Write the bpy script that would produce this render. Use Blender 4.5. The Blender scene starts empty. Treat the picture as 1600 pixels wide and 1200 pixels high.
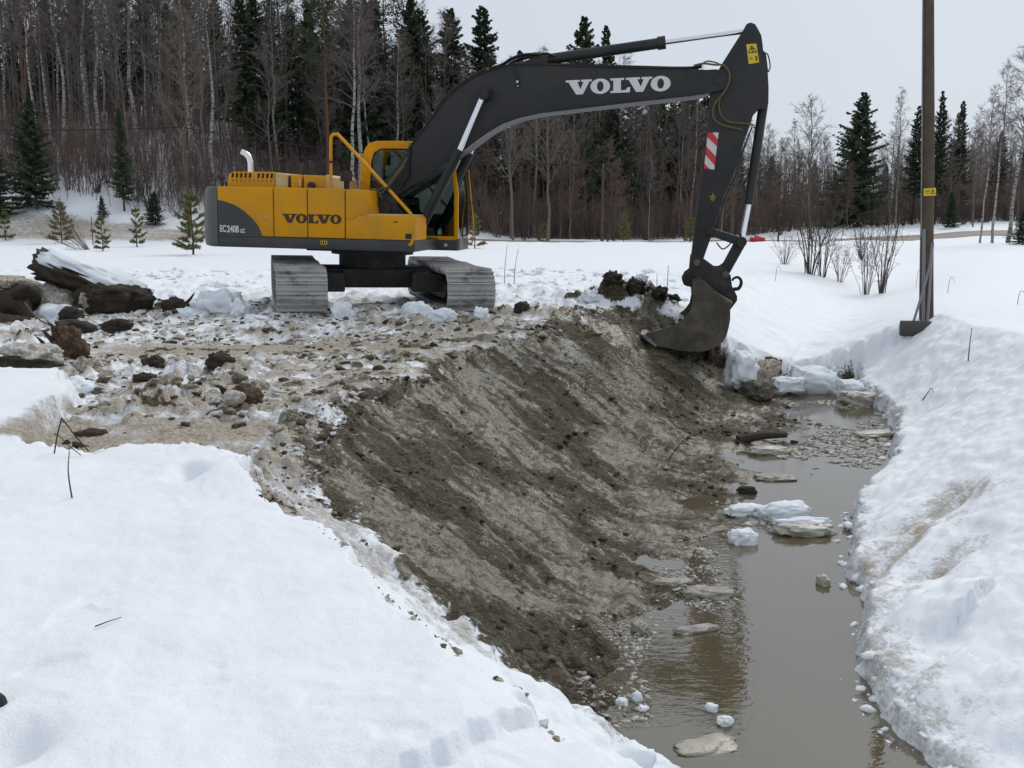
import bpy, bmesh, math, random
import numpy as np
from mathutils import Vector, Matrix

# ------------------------------------------------------------------ camera, sky, sun, exposure
scene = bpy.context.scene
COL = scene.collection
R = math.radians
EYE = 1.71
cam_d = bpy.data.cameras.new('camera')
cam_d.sensor_width = 36.0
cam_d.lens = 36.0
cam_d.clip_start = 0.05
cam_d.clip_end = 3000
cam = bpy.data.objects.new('camera', cam_d)
COL.objects.link(cam)
cam.location = (0, 0, EYE)
cam.rotation_euler = (R(90) - math.atan(270 / 1600), 0, 0)
scene.camera = cam

SUN_EL, SUN_AZ = R(42), R(35)          # azimuth measured from +Y (away from the camera) towards +X
world = bpy.data.worlds.new('World')
scene.world = world
world.use_nodes = True
wn, wl = world.node_tree.nodes, world.node_tree.links
bg = wn['Background']
sky = wn.new('ShaderNodeTexSky')
sky.sky_type = 'NISHITA'
sky.sun_disc = False
sky.sun_elevation = SUN_EL
sky.sun_rotation = SUN_AZ
sky.dust_density = 4.0
hs = wn.new('ShaderNodeHueSaturation'); hs.inputs['Saturation'].default_value = 0.35
wl.new(sky.outputs[0], hs.inputs['Color'])
tc = wn.new('ShaderNodeTexCoord')
cn = wn.new('ShaderNodeTexNoise'); cn.inputs['Scale'].default_value = 2.2; cn.inputs['Detail'].default_value = 4
wl.new(tc.outputs['Generated'], cn.inputs['Vector'])
cr = wn.new('ShaderNodeValToRGB')
cr.color_ramp.elements[0].position = 0.3; cr.color_ramp.elements[0].color = (6.1, 6.75, 7.65, 1)
cr.color_ramp.elements[1].position = 0.75; cr.color_ramp.elements[1].color = (6.7, 7.3, 8.1, 1)
wl.new(cn.outputs['Fac'], cr.inputs['Fac'])
mx = wn.new('ShaderNodeMix'); mx.data_type = 'RGBA'
mx.inputs['Factor'].default_value = 0.93           # a closed overcast layer over the clear sky
wl.new(hs.outputs[0], mx.inputs['A']); wl.new(cr.outputs[0], mx.inputs['B'])
wl.new(mx.outputs['Result'], bg.inputs['Color'])
bg.inputs['Strength'].default_value = 0.102

sun_d = bpy.data.lights.new('sun', 'SUN')
sun_d.energy = 1.4
sun_d.angle = R(25)
sun_d.color = (1.0, 0.96, 0.90)
sun = bpy.data.objects.new('sun', sun_d)
COL.objects.link(sun)
sun.rotation_euler = (R(90) - SUN_EL, 0, math.pi - SUN_AZ)   # shines from behind the wood, right of the machine
sun.location = (0, 0, 40)

vs = scene.view_settings
vs.view_transform = 'Standard'; vs.look = 'None'; vs.exposure = 0.0; vs.gamma = 1.0; vs.use_curve_mapping = False
scene.cycles.max_bounces = 6
scene.cycles.transparent_max_bounces = 8
scene.cycles.use_denoising = True

# ------------------------------------------------------------------ noise
def sm(a, b, x):
    t = np.clip((np.asarray(x, float) - a) / (b - a), 0, 1)
    return t * t * (3 - 2 * t)

def _hash(ix, iy, seed):
    h = (ix.astype(np.int64) * 374761393 + iy.astype(np.int64) * 668265263 + seed * 1442695041) & 0xffffffff
    h = ((h ^ (h >> 13)) * 1274126177) & 0xffffffff
    return (h ^ (h >> 16)) & 0xffffffff

def pn(x, y, seed=0):
    x = np.asarray(x, float); y = np.asarray(y, float)
    ix = np.floor(x); iy = np.floor(y); fx = x - ix; fy = y - iy
    ix = ix.astype(np.int64); iy = iy.astype(np.int64)
    u = fx * fx * fx * (fx * (fx * 6 - 15) + 10); v = fy * fy * fy * (fy * (fy * 6 - 15) + 10)
    def g(a, b, dx, dy):
        t = _hash(a, b, seed) * (2 * math.pi / 4294967296.0)
        return np.cos(t) * dx + np.sin(t) * dy
    n0 = g(ix, iy, fx, fy) * (1 - u) + g(ix + 1, iy, fx - 1, fy) * u
    n1 = g(ix, iy + 1, fx, fy - 1) * (1 - u) + g(ix + 1, iy + 1, fx - 1, fy - 1) * u
    return (n0 * (1 - v) + n1 * v) * 1.5

def fbm(x, y, o=4, seed=0, gain=0.5):
    s = 0; a = 1.0; t = 0
    for i in range(o):
        s = s + a * pn(x, y, seed + i * 17); t += a
        x = x * 2.03 + 5.1; y = y * 2.03 - 3.7; a *= gain
    return s / t * 1.6

def cell(x, y, seed=0):
    """distance to the nearest of jittered points, and that point's random number"""
    x = np.asarray(x, float); y = np.asarray(y, float)
    ix = np.floor(x).astype(np.int64); iy = np.floor(y).astype(np.int64)
    best = np.full(x.shape, 9.0); rid = np.zeros(x.shape)
    for i in (-1, 0, 1):
        for j in (-1, 0, 1):
            h = _hash(ix + i, iy + j, seed)
            px = ix + i + 0.1 + 0.8 * (h & 0xffff) / 65535.0
            py = iy + j + 0.1 + 0.8 * ((h >> 16) & 0xffff) / 65535.0
            d = (px - x) ** 2 + (py - y) ** 2
            m = d < best
            best = np.where(m, d, best)
            rid = np.where(m, ((h * 2654435761) & 0xffff) / 65535.0, rid)
    return np.sqrt(best), rid

# ------------------------------------------------------------------ the lie of the land (metres; the camera stands at x=0, y=0)
WATER = -1.30
def tab(pairs):
    p = np.array(pairs, float); return lambda y: np.interp(y, p[:, 0], p[:, 1])
x_crest = tab([(0, 1.6), (1, 1.25), (2, .8), (2.72, .37), (3.16, .11), (3.75, -.25), (4.24, -.5), (4.67, -.73), (5.14, -1.0), (5.64, -1.35),
               (6.2, -1.62), (6.93, -1.72), (7.75, -1.62), (9.76, -1.45), (11.2, -1.1), (12.8, -.6), (13.8, 0), (15, .6), (16.3, 1.15), (17.5, 1.6), (20, 2.5)])
x_toe = tab([(0, 2.3), (2, 1.9), (3.5, 1.5), (4.5, 1.15), (5.2, .72), (5.84, .45), (6.5, .5), (7.5, .72), (8.5, .85), (10, .95), (11, 1.25), (12.5, 1.95), (13.25, 2.4), (15.5, 3.2), (16.9, 3.9), (18, 4.5)])
x_water = tab([(0, 2.5), (2, 2.1), (3.5, 1.7), (4.5, 1.3), (5.2, .86), (5.84, .6), (6.5, .68), (7.2, .85), (7.45, 1.35), (7.7, 1.6), (8.0, 1.62), (8.5, 1.5), (9, 1.8), (9.4, 2.35), (9.8, 2.5), (10.4, 2.35),
               (11, 2.7), (12, 3.15), (12.5, 3.5), (13.25, 4.1), (14, 4.5), (15.5, 4.25), (16.9, 4.7), (18, 4.8)])
x_right = tab([(0, 3.6), (3, 2.6), (4.5, 2.3), (5.19, 2.25), (5.68, 2.21), (6.47, 2.24), (7.35, 2.64), (8.18, 2.78), (10.03, 3.41), (11.72, 4.41), (13.64, 5.19), (14.97, 5.55), (17.0, 5.8), (18.5, 6.2), (22, 7.2)])
y_snow = tab([(-12, 11.0), (-6, 10.2), (-4.9, 9.9), (-4.3, 9.7), (-3.85, 9.1), (-3.6, 7.7), (-3.35, 7.1), (-3.0, 7.05), (-2.1, 7.0), (-1.75, 6.6), (-1.2, 6.2), (5, 6.0)])
x_valley = tab([(14, 4.6), (17.5, 4.8), (20, 5.7), (24, 7.6), (29, 10.0), (36, 13.2), (46, 17.5), (60, 24)])
h_hill = tab([(-200, 5), (-60, 4.6), (-40, 3.3), (-27, 3.2), (-22, 1.7), (-15, 1.0), (-8, .2), (0, -.45), (20, -.4), (35, .3), (60, 1.2), (200, 3)])

def land(x, y, fine=True):
    """height and the masks mud / dirt / crumble of the ground at x, y"""
    x = np.asarray(x, float); y = np.asarray(y, float)
    wob = .11 * fbm(x * 1.4 + 3, y * 1.4, 3, 5) + .045 * fbm(x * 6, y * 6, 3, 9)
    xc = x_crest(y) + wob; xt = x_toe(y) + wob * 1.6; xw = x_water(y) + wob * 1.4
    wobr = .07 * fbm(x * 1.7 + 31, y * 1.7, 3, 21) + .05 * fbm(x * 5, y * 5, 3, 29)
    xr = x_right(y) + wobr
    big = .05 * fbm(x * .35, y * .35, 3, 40)
    # the plateau left of the ditch, bare of its snow
    zl = -.08 + .10 * sm(6.5, 8.5, y) + .10 * sm(13, 16, y) + big * .6
    zl = np.where(y > 18, zl * (1 - .8 * sm(18, 24, y)), zl)
    zr = .0 + big * .8
    # dug ditch
    s = np.clip((x - xc) / np.maximum(xt - xc, .3), -1, 1)
    sp = np.clip(s, 0, 1); prof = .3 * sp * sp * (3 - 2 * sp) + .7 * sp
    zt = WATER + .09
    z = zl + (zt - zl) * prof
    q = np.clip((x - xt) / np.maximum(xw - xt, .05), 0, 1)
    z = np.where(x > xt, zt + (WATER - .03 - zt) * q ** .6, z)
    q2 = np.clip((x - xw) / np.maximum(xr - xw, .2), 0, 1)
    z = np.where(x > xw, WATER - .03 - .4 * np.sin(np.pi * q2) ** .7, z)
    d = x - xr
    lip = (.20 + .10 * pn(y * 1.3, x * .2, 61)) * (.35 + .65 * sm(5.5, 8, y))
    bw = np.interp(y, [6, 9, 12, 16], [3.1, 2.8, 2.1, 1.5])
    rb = WATER - .07 + (lip + .07) * sm(0, .13, d) + (zr - WATER - lip) * (.55 * np.clip(d / bw, 0, 1) + .45 * sm(0, bw * 1.12, d))
    z = np.where(d > 0, rb, z)
    # beyond the digging: an old ditch filled with snow
    va = np.interp(y, [14, 18, 24, 30, 42, 58], [.95, .9, .8, .7, .45, 0])
    vw = np.interp(y, [14, 20, 40], [1.15, 1.4, 2.2])
    xv = x_valley(y)
    dv = (x - xv) / np.where(x < xv, vw * 1.1, vw * 1.2)
    zv = (zr * .5 + zl * .5 * (x < xv)) - va * np.exp(-dv * dv)
    kend = sm(17.15, 17.75, y + .35 * pn(x * 1.5, y * .3, 71) + .15 * fbm(x * 5, y * 5, 2, 73) + .25 * sm(3.4, 5.2, x) * -1)
    z = z * (1 - kend) + zv * kend
    # hill under the wood
    hill = h_hill(x) * sm(57, 69, y) + np.clip(y - 67, 0, 22) * .30 * sm(4, -26, x) + np.clip(y - 89, 0, 120) * .06 * sm(8, -40, x) + np.clip(y - 85, 0, 200) * .02
    z = z + hill + .12 * fbm(x * .12, y * .12, 3, 44) * sm(24, 40, y)
    # --- masks
    e1 = fbm(x * 2.2, y * 2.2, 4, 51); e2 = fbm(x * 9, y * 9, 3, 57)
    near_snow = sm(-.08, .28, y_snow(x) - y + .30 * e1 + .06 * e2) * sm(-.03, .10, xc - x + .05 * e1 + .03 * e2)
    near_snow = np.where(y > 12, 0, near_snow)
    right_snow = sm(0, .06, d)
    slope = sm(-.25, .35, x - xc + .25 * e1) * (1 - sm(-.02, .05, d)) * (1 - kend) * sm(5.2, 5.9, y + (x - .2) * .9 + .3 * e1 + .2 * e2)
    slope_low = sm(-.05, .1, x - xc) * (1 - sm(-.02, .05, d)) * (1 - kend)
    mud = np.maximum(slope, 0)
    plate = (1 - near_snow) * (x < xc + .3) * (1 - sm(16.0, 18.2, y + .8 * e1 + .10 * (x + 2))) * sm(5, 6.5, y)
    leftfade = sm(-9.5, -6.5, x)
    dirt = plate * (.40 + .30 * sm(3.5, .3, xc - x) + .42 * e1 + .30 * e2 - .25 * sm(.1, .5, fbm(x * .55, y * 1.6, 3, 141))) * (.4 + .6 * leftfade)
    flat = np.exp(-((y - 12.8 - .10 * x) / .9) ** 2) * sm(-6.5, -4, x) * sm(.2, -.6, x - xc)
    dirt = np.maximum(dirt, .85 * flat * plate)
    mud = np.maximum(mud, plate * sm(.20, .62, e1 * .55 + .32 * e2 + .20 * sm(2.2, .2, xc - x) + .12 * flat))
    cut = sm(-3.85, -3.5, x) * sm(-1.75, -2.0, x) * sm(6.9, 7.05, y) * sm(8.45, 8.1, y)
    dirt = np.maximum(dirt * (1 - cut), cut * (.74 + .25 * fbm(x * 1.1, y * 5, 3, 90)))
    mud = mud * (1 - .9 * cut)
    rim = slope_low * (1 - slope) * sm(4.2, 6, y + .5 * x)
    dirt = np.maximum(dirt, .45 * rim)
    # churned snow round the machine and where it drove
    churn = sm(13.5, 15.5, y) * (1 - sm(20.5, 26, y)) * sm(-11, -8, x) * sm(3.2, 1.2, x) * (1 - near_snow)
    drive = sm(17.5, 19, y) * (1 - sm(30, 44, y)) * sm(11, 4, x)
    # heap of spoil in front of the bucket
    pile = np.exp(-((x - 2.0) / .95) ** 2 - ((y - 17.95) / .42) ** 2)
    mud = np.maximum(mud, sm(.28, .5, pile + .25 * e1) * .95)
    z = z + .34 * pile
    endface = sm(.05, .4, kend) * (1 - sm(.6, .97, kend)) * sm(1.4, 2.0, x) * sm(3.9, 3.3, x)
    mud = np.maximum(mud, endface)
    # stains on the right bank
    a = (x - 3.5) * .77 + (y - 8.5) * .64; b = -(x - 3.5) * .64 + (y - 8.5) * .77
    stain = np.exp(-(b / .32) ** 2) * sm(-1.3, -.7, a) * sm(1.2, .8, a)
    stain2 = np.exp(-((b + .62) / .16) ** 2) * sm(-1.3, -.9, a) * sm(.1, -.4, a)
    stain3 = np.exp(-((b + 1.75) / .14) ** 2) * sm(-1.9, -1.4, a) * sm(-.4, -.9, a)
    streak_r = fbm(a * 1.6, b * 9, 3, 33)
    st = np.clip((.46 + .30 * streak_r) * (stain + .9 * stain2 + .9 * stain3), 0, 1)
    st = np.maximum(st, (.30 + .25 * e1) * sm(.75, .05, d) * (d > 0) * (1 - kend) * sm(9.9, 8, y))
    st = np.maximum(st, .4 * sm(.30, .02, d) * (d > 0) * (1 - kend))
    dirt = np.maximum(dirt, st * right_snow * (y < 18))
    # verge of the far road
    verge = sm(57.5, 59, y) * (1 - sm(62.3, 63.2, y + .6 * fbm(x * .3, y * .3, 2, 12))) * sm(-11, -14, x)
    dirt = np.maximum(dirt, verge * (.62 + .25 * fbm(x * .25, y * 1.2, 4, 14)))
    # --- relief
    z = z + .21 * near_snow
    crumble = sm(-.34, .46, fbm(x * .9 + 7, y * .9, 5, 81) * .75 + .55 * fbm((x * .84 - y * .54) * .9 + .6 * fbm(x * .8, y * .8, 2, 85), (x * .54 + y * .84) * 7.0, 5, 83))
    crumble = np.clip(crumble + .40 * sm(1.5, .2, x - xc) * sm(9.5, 7, y) * (.6 + .8 * e1), 0, 1)
    if fine:
        st_a = x * .80 - y * .60; st_b = x * .60 + y * .80
        streak = fbm(st_a * .9, st_b * 4.6, 4, 101)
        ridg = 1 - np.abs(fbm(st_a * 1.6, st_b * 4.0, 3, 105)) * 1.6
        onslope = slope * sm(-.1, .3, x - xc) * (x < xw + .5)
        c1, r1 = cell(x * 5.5 + .5 * e1, y * 5.5, 7)
        c2, r2 = cell(x * 12 + .4 * e2, y * 12, 8)
        lump1 = np.sqrt(np.clip(1 - (c1 / (.30 + .35 * r1)) ** 2, 0, 1)) * (r1 > .35)
        lump2 = np.sqrt(np.clip(1 - (c2 / (.35 + .35 * r2)) ** 2, 0, 1)) * (r2 > .25)
        low = sm(.75, 1.0, s)
        z = z + onslope * (1 - .45 * low) * (.024 * streak + .010 * fbm(st_a * 1.5, st_b * 14, 3, 107) + .008 * ridg * (1 - crumble) + crumble * (.016 * lump1 * r1 + .022 * lump2 * r2 + .014 * e2) + .045 * fbm(x * 1.1, y * 1.1, 3, 109))
        z = z + slope * low * (x < xw + .9) * (.012 * lump1 * r1 + .012 * lump2 * r2 + .06 * e1 + .006 * e2)
        rub = plate * (1 - .75 * flat) * (1 - .85 * cut)
        c3, r3 = cell(x * 2.2 + .3 * e1, y * 2.2, 17)
        lump3 = np.sqrt(np.clip(1 - (c3 / (.32 + .3 * r3)) ** 2, 0, 1)) * (r3 > .45)
        rough = rub * (.35 + .65 * sm(-.3, .3, fbm(x * .7, y * .7, 2, 19)))
        z = z + rough * (.09 * lump3 * r3 + .08 * lump1 * r1 + .045 * lump2 * r2 + .05 * e1 + .03 * e2)
        z = z + cut * (.03 * fbm(x * 1.2, y * 7, 3, 91) + .06 * e1 * sm(7.4, 8.2, y) + .05 * lump1 * sm(7.6, 8.2, y))
        z = z + churn * (.07 * e1 + .05 * lump1 * r1 + .05 * lump3 * r3) * (1 - rub)
        z = z + drive * (.055 * fbm(x * 1.6, y * 1.1, 3, 23) + .035 * lump3 * r3)
        z = z + pile * (.14 * lump1 + .07 * lump2 + .05 * e2 + .12 * e1)
        # soft snow: hollows, sagging lips, a crack
        snow = np.maximum(near_snow, right_snow * (y < 30) * (1 - kend * .6))
        z = z + snow * (.035 * fbm(x * .9, y * .9, 3, 111) * (1 - .6 * sm(9, 16, y)) + (.008 * fbm(x * 3.1, y * 3.1, 3, 113) + .003 * e2) * (1 - .75 * sm(7, 13, y)))
        crust = fbm(x * 11, y * 11, 3, 131)
        z = z + snow * (1 - sm(5, 11, y)) * (.0025 * crust - .010 * near_snow * sm(.30, .62, fbm(x * 4.2, y * 4.2, 2, 133)) * sm(-.2, .4, fbm(x * .8, y * .8, 2, 135)))
        br = right_snow * sm(1.5, .2, d) * (1 - kend)
        z = z + br * (1 - .8 * sm(9, 12.5, y)) * (.075 * fbm(a * 1.2, b * 3.2, 3, 117) + .02 * e1 + .03 * lump1 * r1 * sm(.5, .1, d))
        z = z - .07 * right_snow * (stain * .7 + stain2 + stain3) * (1 + .5 * streak_r)
        # slumped ledge on the right bank, cracks in the crust
        def ledge(x0, y0, x1, y1, h, wid):
            L = math.hypot(x1 - x0, y1 - y0); tx, ty = (x1 - x0) / L, (y1 - y0) / L
            al = (x - x0) * tx + (y - y0) * ty; ac = -(x - x0) * ty + (y - y0) * tx + .04 * fbm(x * 5, y * 5, 3, 121)
            ends = sm(-.10, .25, al) * sm(L + .10, L - .25, al)
            return h * ends * (sm(-.03, .02, ac + .03 * e2) * sm(wid, 0, ac)), ends * np.exp(-(ac / .02) ** 2)
        l1, k1 = ledge(-.42, 2.55, .16, 3.12, .06, .8)
        l2, k2 = ledge(3.35, 5.05, 2.65, 6.15, .10, .7)
        l3, k3 = ledge(2.75, 6.3, 3.35, 6.75, .12, .6)
        z = z + l1 * near_snow + (l2 + l3) * right_snow
        # hollow with a shadow by the edge of the snow; the boot print on the far left
        for hx_, hy_, hr, hd in ((-1.98, 6.05, .10, .16), (-2.03, 6.2, .07, .08), (-1.52, 2.86, .12, .12), (-1.75, 2.35, .2, .05), (-3.2, 5.4, .4, .05), (-2.1, 4.0, .5, .03)):
            z = z - hd * np.exp(-((x - hx_) ** 2 + (y - hy_) ** 2) / hr ** 2) * near_snow
        z = z + .07 * np.exp(-((x + 1.75) ** 2 + (y - 6.15) ** 2) / .3 ** 2) * near_snow
    return z, np.clip(mud, 0, 1), np.clip(dirt, 0, 1), np.clip(crumble, 0, 1), near_snow

def zat(x, y, fine=True):
    return float(land(np.array([x]), np.array([y]), fine)[0][0])

# ------------------------------------------------------------------ materials
MATS = {}
def new_mat(name):
    m = bpy.data.materials.new(name); m.use_nodes = True; MATS[name] = m
    return m, m.node_tree.nodes, m.node_tree.links, m.node_tree.nodes['Principled BSDF']
def N(nodes, kind, **kw):
    n = nodes.new(kind)
    for k, v in kw.items():
        if k in n.inputs: n.inputs[k].default_value = v
        else: setattr(n, k, v)
    return n
def mixc(nodes, links, fac, a, b, blend='MIX'):
    n = nodes.new('ShaderNodeMix'); n.data_type = 'RGBA'; n.blend_type = blend
    for sock, val in (('Factor', fac), ('A', a), ('B', b)):
        s = n.inputs[sock] if sock == 'Factor' else [i for i in n.inputs if i.name == sock and i.type == 'RGBA'][0]
        if hasattr(val, 'is_output'): links.new(val, s)
        else: s.default_value = val if sock == 'Factor' else (*val, 1) if len(val) == 3 else val
    return [o for o in n.outputs if o.type == 'RGBA'][0]
def math_n(nodes, links, op, a, b=None, c=None, clamp=False):
    n = nodes.new('ShaderNodeMath'); n.operation = op; n.use_clamp = clamp
    for i, v in enumerate((a, b, c)):
        if v is None: continue
        if hasattr(v, 'is_output'): links.new(v, n.inputs[i])
        else: n.inputs[i].default_value = v
    return n.outputs[0]
def ramp(nodes, links, fac, stops):
    n = nodes.new('ShaderNodeValToRGB'); links.new(fac, n.inputs[0])
    el = n.color_ramp.elements
    while len(el) < len(stops): el.new(0.5)
    for e, (p, c) in zip(el, stops):
        e.position = p; e.color = (*c, 1) if len(c) == 3 else c
    return n.outputs[0]
def tex(nodes, links, vec, scale, detail=4, rough=.55, dist=0.0):
    n = N(nodes, 'ShaderNodeTexNoise'); n.inputs['Scale'].default_value = scale
    n.inputs['Detail'].default_value = detail; n.inputs['Roughness'].default_value = rough; n.inputs['Distortion'].default_value = dist
    links.new(vec, n.inputs['Vector'])
    return n.outputs['Fac']
def mapv(nodes, links, vec, scale=(1, 1, 1), rot=(0, 0, 0)):
    n = nodes.new('ShaderNodeMapping'); links.new(vec, n.inputs['Vector'])
    n.inputs['Scale'].default_value = scale; n.inputs['Rotation'].default_value = rot
    return n.outputs[0]
def bump(nodes, links, h, strength, dist, bsdf, prev=None):
    n = nodes.new('ShaderNodeBump'); n.inputs['Strength'].default_value = strength; n.inputs['Distance'].default_value = dist
    links.new(h, n.inputs['Height'])
    if prev is not None: links.new(prev, n.inputs['Normal'])
    links.new(n.outputs[0], bsdf.inputs['Normal'])
    return n.outputs[0]

SNOW = (.80, .845, .90)
def ground_material():
    m, n, l, b = new_mat('ground_snow_and_mud')
    geo = n.new('ShaderNodeNewGeometry'); pos = geo.outputs['Position']
    at = n.new('ShaderNodeAttribute'); at.attribute_name = 'mask'
    sp = n.new('ShaderNodeSeparateColor'); l.new(at.outputs['Color'], sp.inputs[0])
    mud, dirt, crum = sp.outputs[0], sp.outputs[1], sp.outputs[2]
    n1 = tex(n, l, pos, 5.0, 7, .6); n2 = tex(n, l, pos, 26, 5, .6); n3 = tex(n, l, pos, 90, 3, .6)
    sv = mapv(n, l, pos, (.9, 5.5, 2.0), (0, 0, R(33)))
    ns = tex(n, l, sv, 2.3, 9, .66, .9)
    # snow, clean to stained
    sn = mixc(n, l, n1, (.79, .815, .85), (.845, .862, .885))
    tan_ = ramp(n, l, n2, [(.25, (.13, .095, .06)), (.42, (.30, .235, .16)), (.58, (.46, .39, .29)), (.75, (.60, .54, .44))])
    k = math_n(n, l, 'ADD', dirt, math_n(n, l, 'MULTIPLY', math_n(n, l, 'SUBTRACT', n1, .5), 1.1))
    k = math_n(n, l, 'ADD', k, math_n(n, l, 'MULTIPLY', math_n(n, l, 'SUBTRACT', n2, .5), .7))
    mr = n.new('ShaderNodeMapRange'); mr.interpolation_type = 'SMOOTHSTEP'
    l.new(k, mr.inputs[0]); mr.inputs[1].default_value = .16; mr.inputs[2].default_value = .78
    gate = math_n(n, l, 'MULTIPLY', mr.outputs[0], math_n(n, l, 'MULTIPLY', dirt, 6.0, clamp=True), clamp=True)
    sd = mixc(n, l, math_n(n, l, 'MULTIPLY', gate, .92), sn, tan_)
    # wet clay, dark where it crumbles
    nf = tex(n, l, mapv(n, l, pos, (2.2, 16, 6), (0, 0, R(33))), 2.6, 6, .65, .4)
    nsf = math_n(n, l, 'ADD', math_n(n, l, 'MULTIPLY', ns, .55), math_n(n, l, 'MULTIPLY', nf, .45))
    clay = ramp(n, l, nsf, [(.30, (.034, .026, .013)), (.41, (.076, .062, .036)), (.50, (.128, .110, .073)), (.62, (.195, .175, .126))])
    dark = ramp(n, l, n2, [(.30, (.016, .011, .005)), (.48, (.046, .033, .015)), (.66, (.112, .085, .046))])
    kc = math_n(n, l, 'ADD', crum, math_n(n, l, 'MULTIPLY', math_n(n, l, 'SUBTRACT', ns, .5), -1.5))
    kc = math_n(n, l, 'ADD', kc, math_n(n, l, 'MULTIPLY', math_n(n, l, 'SUBTRACT', n2, .5), 1.7))
    mr2 = n.new('ShaderNodeMapRange'); mr2.interpolation_type = 'SMOOTHSTEP'
    l.new(kc, mr2.inputs[0]); mr2.inputs[1].default_value = .22; mr2.inputs[2].default_value = .95
    md = mixc(n, l, mr2.outputs[0], clay, dark)
    grit = ramp(n, l, tex(n, l, mapv(n, l, pos, (1, 2.2, 1.5), (0, 0, R(33))), 20, 6, .68), [(.33, (.42, .39, .34)), (.50, (1, 1, .97)), (.66, (1.45, 1.42, 1.34))])
    md = mixc(n, l, .75, md, grit, 'MULTIPLY')
    km = math_n(n, l, 'ADD', mud, math_n(n, l, 'MULTIPLY', math_n(n, l, 'SUBTRACT', n2, .5), .9))
    mr3 = n.new('ShaderNodeMapRange'); mr3.interpolation_type = 'SMOOTHSTEP'
    l.new(km, mr3.inputs[0]); mr3.inputs[1].default_value = .36; mr3.inputs[2].default_value = .62
    gate2 = math_n(n, l, 'MULTIPLY', mr3.outputs[0], math_n(n, l, 'MULTIPLY', mud, 8.0, clamp=True), clamp=True)
    l.new(mixc(n, l, gate2, sd, md), b.inputs['Base Color'])
    wet = math_n(n, l, 'MULTIPLY', gate2, math_n(n, l, 'SUBTRACT', 1.0, mr2.outputs[0]))
    rg = math_n(n, l, 'SUBTRACT', .72, math_n(n, l, 'MULTIPLY', wet, .48))
    rg = math_n(n, l, 'ADD', rg, math_n(n, l, 'MULTIPLY', math_n(n, l, 'SUBTRACT', n1, .5), .5), clamp=True)
    l.new(rg, b.inputs['Roughness'])
    b.inputs['Specular IOR Level'].default_value = .35
    calm = math_n(n, l, 'SUBTRACT', 1.0, math_n(n, l, 'MULTIPLY', wet, .65))
    p = bump(n, l, math_n(n, l, 'MULTIPLY', n3, calm), .35, .012, b)
    bump(n, l, math_n(n, l, 'MULTIPLY', math_n(n, l, 'MULTIPLY', n2, calm), math_n(n, l, 'ADD', math_n(n, l, 'MAXIMUM', gate, gate2), .12)), .8, .05, b, p)
    return m
GROUND = ground_material()

def lit(name, color, rough=.6, spec=.4, metal=0.0, var=.18, scale=6.0, bstr=0.0, dirt=None, dirt_amt=0.0, coat=0.0):
    """plain procedural paint/rubber/metal with a little wear"""
    m, n, l, b = new_mat(name)
    tcn = n.new('ShaderNodeTexCoord'); v = tcn.outputs['Object']
    f = tex(n, l, v, scale, 6, .6)
    c2 = tuple(max(0, c * (1 - var)) for c in color); c1 = tuple(min(1, c * (1 + var)) for c in color)
    c = mixc(n, l, f, c2, c1)
    if dirt is not None:
        g = tex(n, l, v, scale * .45, 8, .7, .4)
        g = ramp(n, l, g, [(.5 - .18 * dirt_amt, (0, 0, 0)), (.78 - .3 * dirt_amt, (1, 1, 1))])
        bw = n.new('ShaderNodeRGBToBW'); l.new(g, bw.inputs[0])
        c = mixc(n, l, math_n(n, l, 'MULTIPLY', bw.outputs[0], min(1, .35 + dirt_amt * .6)), c, dirt)
    l.new(c, b.inputs['Base Color'])
    l.new(math_n(n, l, 'ADD', rough - .12, math_n(n, l, 'MULTIPLY', f, .24)), b.inputs['Roughness'])
    b.inputs['Specular IOR Level'].default_value = spec; b.inputs['Metallic'].default_value = metal
    b.inputs['Coat Weight'].default_value = coat
    if bstr: bump(n, l, tex(n, l, v, scale * 4, 5, .6), bstr, .01, b)
    return m

# ------------------------------------------------------------------ object helpers
def mesh_np(name, verts, faces, smooth=True):
    """faces: (n,3) or (n,4) array, or a list of polygons"""
    me = bpy.data.meshes.new(name)
    verts = np.asarray(verts, np.float32)
    if isinstance(faces, np.ndarray):
        nf, k = faces.shape
        me.vertices.add(len(verts)); me.vertices.foreach_set('co', verts.ravel())
        me.loops.add(nf * k); me.loops.foreach_set('vertex_index', faces.astype(np.int32).ravel())
        me.polygons.add(nf)
        me.polygons.foreach_set('loop_start', np.arange(0, nf * k, k, dtype=np.int32))
        me.update(calc_edges=True)
    else:
        me.from_pydata([tuple(map(float, v)) for v in verts], [], faces); me.update()
    me.polygons.foreach_set('use_smooth', np.full(len(me.polygons), smooth, dtype=bool))
    me.validate(); me.update()
    return me
def link(name, me, mat=None, parent=None, **props):
    o = bpy.data.objects.new(name, me); COL.objects.link(o)
    if mat is not None and me is not None and len(me.materials) == 0:
        me.materials.append(MATS[mat] if isinstance(mat, str) else mat)
    if parent is not None: o.parent = parent
    for k, v in props.items(): o[k] = v
    return o
def empty(name, loc, rz=0.0, **props):
    o = bpy.data.objects.new(name, None); COL.objects.link(o)
    o.empty_display_size = .3; o.location = loc; o.rotation_euler = (0, 0, rz)
    for k, v in props.items(): o[k] = v
    return o

# ------------------------------------------------------------------ ground
def grid_faces(nr, nc):
    i = np.arange(nr - 1)[:, None] * nc + np.arange(nc - 1)[None, :]
    i = i.ravel()
    return np.stack([i, i + 1, i + nc + 1, i + nc], 1)

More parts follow.
